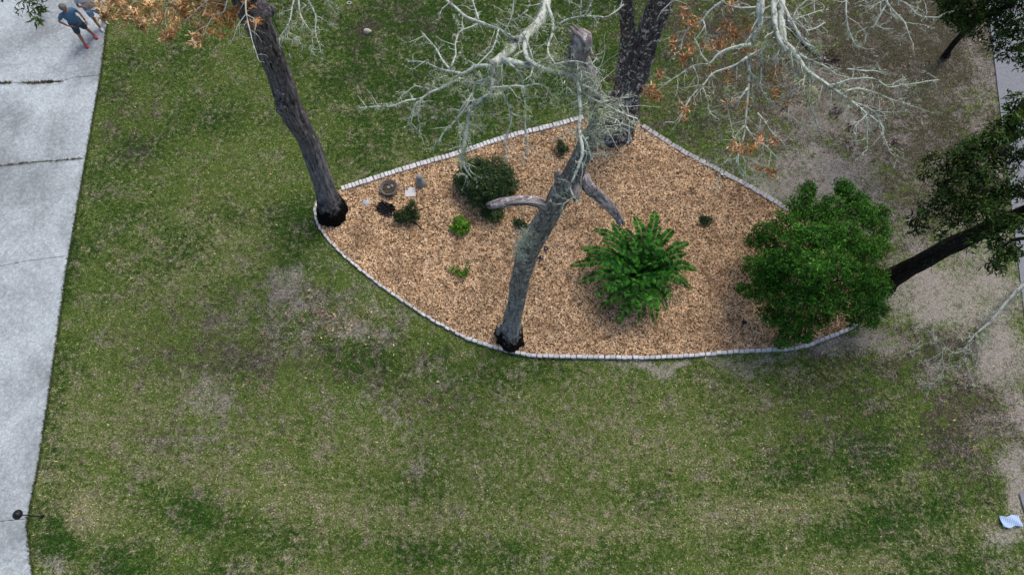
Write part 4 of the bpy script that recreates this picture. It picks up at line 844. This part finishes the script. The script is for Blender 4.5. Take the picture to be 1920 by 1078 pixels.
# black crumpled plastic
def crumple(name, px, py, sx, sy, label, cat, mat, seed, amp=.09, rz=0):
    n = 22; v = []; f = []
    for i in range(n):
        for j in range(n):
            x = (i/(n-1)-.5); y = (j/(n-1)-.5); w_ = 1-.5*abs(noise.noise(Vector((x*4, y*4, seed)))*2)
            v.append((x*sx*w_, y*sy*w_, .03+abs(noise.noise(Vector((x*5, y*5, seed+3))))*amp*2+.02*noise.noise(Vector((x*14, y*14, seed)))))
    for i in range(n-1):
        for j in range(n-1): q = i*n+j; f.append((q, q+n, q+n+1, q+1))
    mb = MB(); mb.add(v, f); o = mb.build(name, mat); o.location = P(px, py)+Vector((0, 0, .08)); o.rotation_euler[2] = rz
    md = o.modifiers.new('th', 'SOLIDIFY'); md.thickness = .006
    return tag(o, label, cat)
crumple('plastic_bag', 724, 395, .62, .46, 'crumpled black plastic bag on the mulch left of the small conifer-like shrub', 'bag', M['blackp'], 4, .09, -.5)
t = at('garden_spotlight', 1352, 331, 'low black ring-shaped garden spotlight against the upper right border', 'garden light', rz=-.45)
mb = MB()
ring = [Vector((.21*math.cos(a), .10*math.sin(a), .03)) for a in [2*math.pi*i/28 for i in range(29)]]; mb.tube(ring, [.022]*29, 8); mb.build('ring', M['black'], t, True, True)
mb = MB(); mb.lathe([(.05, .0), (.06, .05), (.055, .09), (.01, .09)], n=16); mb.build('housing', M['black'], t, True, True)
mb = MB(); mb.lathe([(.045, .091), (.04, .10), (.005, .104)], n=16); mb.build('lens', M['white'], t, True, True)
for k, (a, b, lab) in enumerate([(1023,467,'small black garden spotlight just right of the centre oak trunk, the upper one'), (1011,486,'small black garden spotlight just right of the centre oak trunk, the lower one'), (1391,609,'small black garden spotlight in shaded mulch left of the round shrub')]):
    t = at('garden_spotlight', a, b, lab, 'garden light', rz=k*1.3)
    mb = MB(); mb.lathe([(.012, -.05), (.012, .08), (.03, .09)], n=10); mb.build('spike', M['black'], t, True, True)
    mb = MB(); mb.lathe([(.03, 0), (.055, .03), (.065, .10), (.06, .11), (.05, .10), (.01, .09)], (0, 0, .09), 16, Matrix.Rotation(R(50), 3, 'X')); mb.build('housing', M['black'], t, True, True)
    mb = MB(); mb.lathe([(.045, .101), (.04, .106), (.005, .108)], (0, 0, .09), 14, Matrix.Rotation(R(50), 3, 'X')); mb.build('lens', M['stone'], t, True, True)
# lamp post beside the drive
b0 = P(80, 968); t = empty('post_lamp', b0, 'black dome-topped lamp on a thin post beside the driveway at lower left', 'lamp')
mb = MB(); mb.lathe([(.05, 0), (.05, .02), (.016, .04), (.013, 1.0), (.013, 1.04)], n=12); mb.build('post', M['black'], t, True, True)
mb = MB(); mb.lathe([(.12, .99), (.125, 1.0), (.12, 1.03), (.09, 1.07), (.05, 1.10), (.015, 1.115), (.012, 1.14), (.002, 1.145)], n=28); mb.build('shade', M['black'], t, True, True)
mb = MB(); mb.lathe([(.05, .90), (.06, .93), (.05, .99)], n=16); mb.build('lantern', M['white'], t, True, True)
# bird house on pole
b0 = P(548, 116); t = empty('bird_house', b0, 'blue bird house on a thin pole standing behind the left dark oak', 'bird house')
mb = MB(); mb.lathe([(.022, 0), (.022, .42)], n=12); mb.build('sleeve', M['greypipe'], t, True, True)
mb = MB(); mb.lathe([(.013, .42), (.013, 2.2)], n=10); mb.build('pole', M['black'], t, True, True)
mb = MB(); mb.box((0, 0, 2.34), (.17, .17, .24), .3, .006); mb.build('house', M['bluepaint'], t, False, True)
mb = MB(); mb.box((-.02, .0, 2.49), (.26, .26, .03), .3, .006, None); mb.build('roof', M['bluepaint'], t, False, True)
mb = MB(); mb.lathe([(.024, 0), (.024, .006)], (.026, -.087, 2.37), 12, Matrix.Rotation(R(90), 3, 'X')); mb.build('entrance_hole', M['black'], t, False, True)
# rocks
for px, py, rp, mat, lab, s in [(689,61,6.5,'cream','pale round rock in a dark bare patch on the upper lawn',3), (597,402,3.5,'cream','pale rock wedged between the border and the dark oak foot',8)]:
    mb = MB(); q = P(px, py); mb.blob((0, 0, 0), rp/ppm(px, py), s, .3, 3, (1.15, .9, .7)); o = mb.build('rock', M[mat], None, True); o.location = q+Vector((0, 0, .05)); tag(o, lab, 'rock')
mb = MB(); ring = [Vector((.075*math.cos(a), .06*math.sin(a), .03)) for a in [2*math.pi*i/20 for i in range(21)]]; mb.tube(ring, [.014]*21, 8)
o = mb.build('plastic_ring', M['white'], None, True); o.location = P(655, 7); tag(o, 'small pale ring lying in the grass at the top of the lawn', 'ring')
# clumps of dry leaves on the lawn
DS = [(388,535,5,'lawn near the driveway'),(815,768,6,'lawn below the bed, rightmost of the left trio'),(1187,827,7,'lower lawn below the feathery shrub'),(1343,900,7,'lower right lawn'),(1255,888,6,'lawn below the border'),(1545,701,5,'lawn strip just below the round shrub'),(770,780,6,'lower lawn, the duller of a close pair'),(1030,805,6,'middle of the lower lawn'),(1825,842,8,'brown grass at the lower right'),(1855,938,5,'grass near the striped blue board'),(1797,718,5,'bare soil under the fallen branch'),(1525,292,5,'sandy ground above the round shrub'),(1405,732,5,'lawn below the right half of the bed'),(1260,880,4,'lower lawn beside another pale clump')]
for i, (px, py, rp, lab) in enumerate(DS):
    rs_ = np.random.RandomState(i); n = 26; rad = rp/ppm(px, py)
    C = rs_.randn(n, 3)*np.array([rad*.45, rad*.35, .012])+np.array([0, 0, .07]); V, Fc = rosettes(C, rs_.randn(n, 3)+np.array([0, 0, .6]), rs_, 3, .045, .022, 1.1, .01)
    o = link('dry_leaf_clump', np_mesh('dry_leaf_clump', V, Fc), M['straw'] if 'straw' in M else M.setdefault('straw', leafmat('straw_leaves', [(.36, .31, .16), (.52, .46, .27), (.60, .54, .36)], .8, .1, .1)))
    o.location = P(px, py); tag(o, 'small clump of straw-coloured leaves on the '+lab, 'leaf clump', 'dry leaf clumps on the lawn')
# striped blue board
b0 = P(1893, 977); mb = MB()
n = 16; v = []; f = []
for i in range(n):
    for j in range(n):
        x = (i/(n-1)-.5); y = (j/(n-1)-.5); v.append((x*.54*(1-.12*abs(y)), y*.29+.02*math.sin(x*9), .03+.02*math.sin(x*7+y*5)))
for i in range(n-1):
    for j in range(n-1): q = i*n+j; f.append((q, q+n, q+n+1, q+1))
mb.add(v, f); o = mb.build('striped_mat', M['stripe'], None, True); o.location = b0+Vector((0, 0, .03)); o.rotation_euler[2] = .08
o.modifiers.new('th', 'SOLIDIFY').thickness = .02; tag(o, 'small blue mat with white stripes on bare soil at lower right', 'mat')
mb = MB(); mb.box((0, 0, .02), (.30, .50, .04), .05, .01); o = mb.build('paving_block', M['drive2']); o.location = P(1925, 942); tag(o, 'blue-grey paving block cut by the right edge of the frame', 'block')

# fallen branch at right
t = empty('fallen_branch', P(1810, 655), 'fallen lichen-covered branch lying on bare soil at the right side', 'branch')
T = Twigs(41); mb = MB()
FBR = [([(1925,527),(1906,546),(1889,563),(1860,598),(1843,615),(1825,630),(1808,655)], .35, .30, .07, .022), ([(1808,655),(1811,683),(1822,715),(1826,732)], .28, .1, .018, .006), ([(1825,630),(1808,634),(1792,632)], .3, .2, .015, .006), ([(1808,655),(1790,662),(1772,650),(1765,641),(1741,642),(1706,660)], .28, .15, .018, .006),
 ([(1772,650),(1766,660),(1769,690),(1760,708),(1744,724),(1737,746)], .25, .1, .015, .005), ([(1751,609),(1751,630),(1765,641)], .15, .25, .006, .01), ([(1768,690),(1790,686),(1800,686)], .2, .1, .008, .005), ([(1744,719),(1722,718)], .15, .1, .007, .004), ([(1766,660),(1745,672),(1720,682)], .2, .1, .008, .004), ([(1830,640),(1835,668),(1828,690)], .3, .1, .01, .005), ([(1811,662),(1830,664),(1840,672)], .28, .15, .009, .004), ([(1752,632),(1740,620),(1728,612)], .2, .1, .007, .004)]
for i, a in enumerate(FBR):
    p, r_ = trace(*a, seed=i); mb.tube(p, r_, 9 if i == 0 else 6, None, .15); T.side(p, r_, .3, .4, 1, .3, 2, .2); T.on += p
mb.build('branch', M['lichen_f'], t, True); T.mb.build('twigs', M['lichen_f'], t, True)
mp = [P(r.gauss(a, 9), r.gauss(b, 9), .3) for a, b in [(1895,560),(1910,545),(1870,585),(1850,625),(1840,640)] for _ in range(16)]
leafobj('moss', moss_np(mp+T.on[::3], rsF, 8, .10, .03, .006, 1.0), M['moss'], t)

# ------------------------------------------------------------------ PEOPLE
def skin_obj(name, nodes, edges, mat, parent, sub=2, root=0, seed=0):
    me = bpy.data.meshes.new(name); me.from_pydata([n_[0] for n_ in nodes], edges, []); me.materials.append(mat)
    o = bpy.data.objects.new(name, me); COL.objects.link(o); o.parent = parent
    sk = o.modifiers.new('Skin', 'SKIN'); sk.use_smooth_shade = True
    if not me.skin_vertices: raise RuntimeError('no skin layer')
    for i, n_ in enumerate(nodes):
        rr_ = n_[1]; me.skin_vertices[0].data[i].radius = (rr_, rr_) if isinstance(rr_, (int, float)) else rr_
        me.skin_vertices[0].data[i].use_root = (i == root)
    s = o.modifiers.new('Sub', 'SUBSURF'); s.levels = sub; s.render_levels = sub
    return o
def person(px, py, label, rz, J, mats, extra=None):
    t = empty('person', P(px, py)+Vector((0, 0, .03)), label, 'person', None, rz)
    N = []; E = []
    def add(p, r_, par=None):
        N.append((Vector(p), r_)); 
        if par is not None: E.append((par, len(N)-1))
        return len(N)-1
    pel = add(J['pelvis'], (.135, .105)); sp = add(J['spine'], (.135, .105), pel); ch = add(J['chest'], (.15, .11), sp); nk = add(J['neck'], .06, ch)
    nk2 = add(J['neck2'], .058, nk); h1 = add(J['head1'], (.082, .10), nk2); h2 = add(J['head2'], (.088, .108), h1); add(J['head3'], (.062, .072), h2)
    for s in ('r', 'l'):
        sh = add(J['sh'+s], .062, ch); um = add(Vector(J['sh'+s]).lerp(Vector(J['el'+s]), .5), .050, sh); el = add(J['el'+s], .040, um); fm = add(Vector(J['el'+s]).lerp(Vector(J['wr'+s]), .4), .038, el); wr = add(J['wr'+s], .025, fm)
        d = (Vector(J['hd'+s])-Vector(J['wr'+s])).normalized(); side = d.cross(Vector((0, 1, .2))).normalized(); w0 = Vector(J['wr'+s])
        pm = add(w0+d*.055, (.036, .018), wr)
        for k in range(4):
            o0 = side*(k-1.5)*.020; L = [.068, .078, .073, .058][k]; curl = Vector((0, -.35, -.1))
            a1 = add(w0+d*.088+o0, .0095, pm); a2 = add(w0+d*(.088+L*.5)+o0+curl*.03, .0088, a1); add(w0+d*(.088+L)+o0+curl*.08, .0075, a2)
        sg = -1 if s == 'r' else 1
        t1 = add(w0+d*.05+side*.038*(-1)+Vector((0, -.01, 0)), .011, pm); add(w0+d*.085+side*.058*(-1)+Vector((0, -.02, 0)), .0085, t1)
        hp = add(J['hp'+s], .10, pel); th = add(Vector(J['hp'+s]).lerp(Vector(J['kn'+s]), .5), .085, hp); kn = add(J['kn'+s], .062, th)
        cf = add(Vector(J['kn'+s]).lerp(Vector(J['an'+s]), .35), .062, kn); an = add(J['an'+s], .036, cf); add(Vector(J['an'+s])+Vector((0, -.02, -.04)), .038, an)
    skin_obj('body', N, E, mats[0], t)
    # shirt
    N2 = []; E2 = []
    def a2_(p, r_, par=None):
        N2.append((Vector(p), r_))
        if par is not None: E2.append((par, len(N2)-1))
        return len(N2)-1
    c0 = a2_(J['chest'], (.20, .15)); s0 = a2_(J['spine'], (.195, .165), c0); a2_(Vector(J['pelvis'])+Vector((0, 0, -.10)), (.195, .165), s0); a2_(Vector(J['chest']).lerp(Vector(J['neck']), .72), (.085, .08), c0)
    for s in ('r', 'l'):
        b = a2_(J['sh'+s], .082, c0); a2_(Vector(J['sh'+s]).lerp(Vector(J['el'+s]), .68), .068, b)
    skin_obj('shirt', N2, E2, mats[1], t)
    N3 = []; E3 = []
    N3.append((Vector(J['pelvis'])+Vector((0, 0, -.01)), (.17, .14)))
    for s in ('r', 'l'):
        N3.append((Vector(J['hp'+s])+Vector((0, 0, -.05)), .13)); E3.append((0, len(N3)-1)); N3.append((Vector(J['hp'+s]).lerp(Vector(J['kn'+s]), .9), .112)); E3.append((len(N3)-2, len(N3)-1))
    skin_obj('shorts', N3, E3, mats[2], t)
    for s in ('r', 'l'):
        a = Vector(J['an'+s]); mb = MB()
        prof = [((0, .07, -.035), .036), ((0, .0, -.03), .046), ((0, -.09, -.045), .047), ((0, -.16, -.052), .034)]
        mb.tube([a+Vector(q) for q, _ in prof], [q for _, q in prof], 14, .015); mb.box(a+Vector((0, -.045, -.075)), (.095, .28, .022), 0, .01)
        mb.build('shoe', mats[3], t, True, True)
    # hair: cap over back and top of the skull
    h = Vector(J['head2']); f = Vector(J['face']).normalized(); up = (Vector(J['head3'])-Vector(J['head1'])).normalized()
    mb = MB(); bm = bmesh.new(); bmesh.ops.create_icosphere(bm, subdivisions=3, radius=1)
    for v in bm.verts:
        d = v.co.normalized(); fr = d.dot(f); u = d.dot(up); k = 1.0 if (fr < .22 or (u > .62 and fr < .62)) else .78
        v.co = h+up*.005+d*(.122*k*(1+.05*noise.noise(d*6)))
    bm.verts.index_update(); mb.add([v.co[:] for v in bm.verts], [[v.index for v in q.verts] for q in bm.faces]); bm.free(); mb.build('hair', mats[4], t, True, True)
    rt = f.cross(up).normalized(); hc = h-up*.03
    for nm, off, rad, mm in (('eye', rt*.032+f*.108, .011, M['face']), ('eye', -rt*.032+f*.108, .011, M['face']), ('nose', f*.122-up*.022, .016, mats[0]), ('mouth', f*.106-up*.055, .014, M['face']), ('ear', rt*.092-f*.01-up*.012, .022, mats[0]), ('ear', -rt*.092-f*.01-up*.012, .022, mats[0])):
        mb = MB(); mb.blob(hc+off, rad, 1, .1, 2, (1.3, 1, .6) if nm == 'mouth' else (1, 1, 1)); mb.build(nm, mm, t, True, True)
    if extra: extra(t, J)
    return t
def watch(t, J):
    w0 = Vector(J['wrl']); d = (Vector(J['ell'])-w0).normalized(); mb = MB(); mb.tube([w0+d*.01, w0+d*.035], [.033, .034], 14); mb.build('watch', M['watch'], t, True, True)
J1 = dict(pelvis=(0, 0, .97), spine=(0, 0, 1.13), chest=(0, .0, 1.32), neck=(0, .01, 1.47), neck2=(0, -.005, 1.52), head1=(0, -.04, 1.58), head2=(0, -.035, 1.66), head3=(0, .0, 1.745), face=(0, -.85, .5),
 shr=(-.205, .0, 1.405), elr=(-.40, .06, 1.20), wrr=(-.25, -.11, 1.03), hdr=(-.15, -.16, .99), shl=(.205, .0, 1.405), ell=(.31, .03, 1.14), wrl=(.30, -.08, .90), hdl=(.28, -.14, .80),
 hpr=(-.10, 0, .92), knr=(-.17, -.08, .50), anr=(-.22, -.06, .085), hpl=(.10, 0, .92), knl=(.17, -.02, .50), anl=(.22, .08, .085))
person(171, 79, 'person in blue t-shirt and dark shorts with red shoes, one hand on hip, looking up', R(41), J1, (M['skin'], M['shirt'], M['shorts'], M['shoe'], M['hair']), watch)
J2 = dict(J1); J2.update(elr=(-.30, -.05, 1.16), wrr=(-.08, -.22, 1.14), hdr=(.03, -.25, 1.15), ell=(.30, -.05, 1.16), wrl=(.10, -.20, 1.10), hdl=(.0, -.25, 1.12), knr=(-.13, -.05, .50), anr=(-.14, -.10, .085), knl=(.13, .04, .50), anl=(.13, .16, .085))
person(196, 50, 'person in white top and light blue shorts, partly cut off by the top edge', R(38), J2, (M['skin'], M['wshirt'], M['lshorts'], M['wshoe'], M['hair2']))
print('done objects', len(bpy.data.objects))
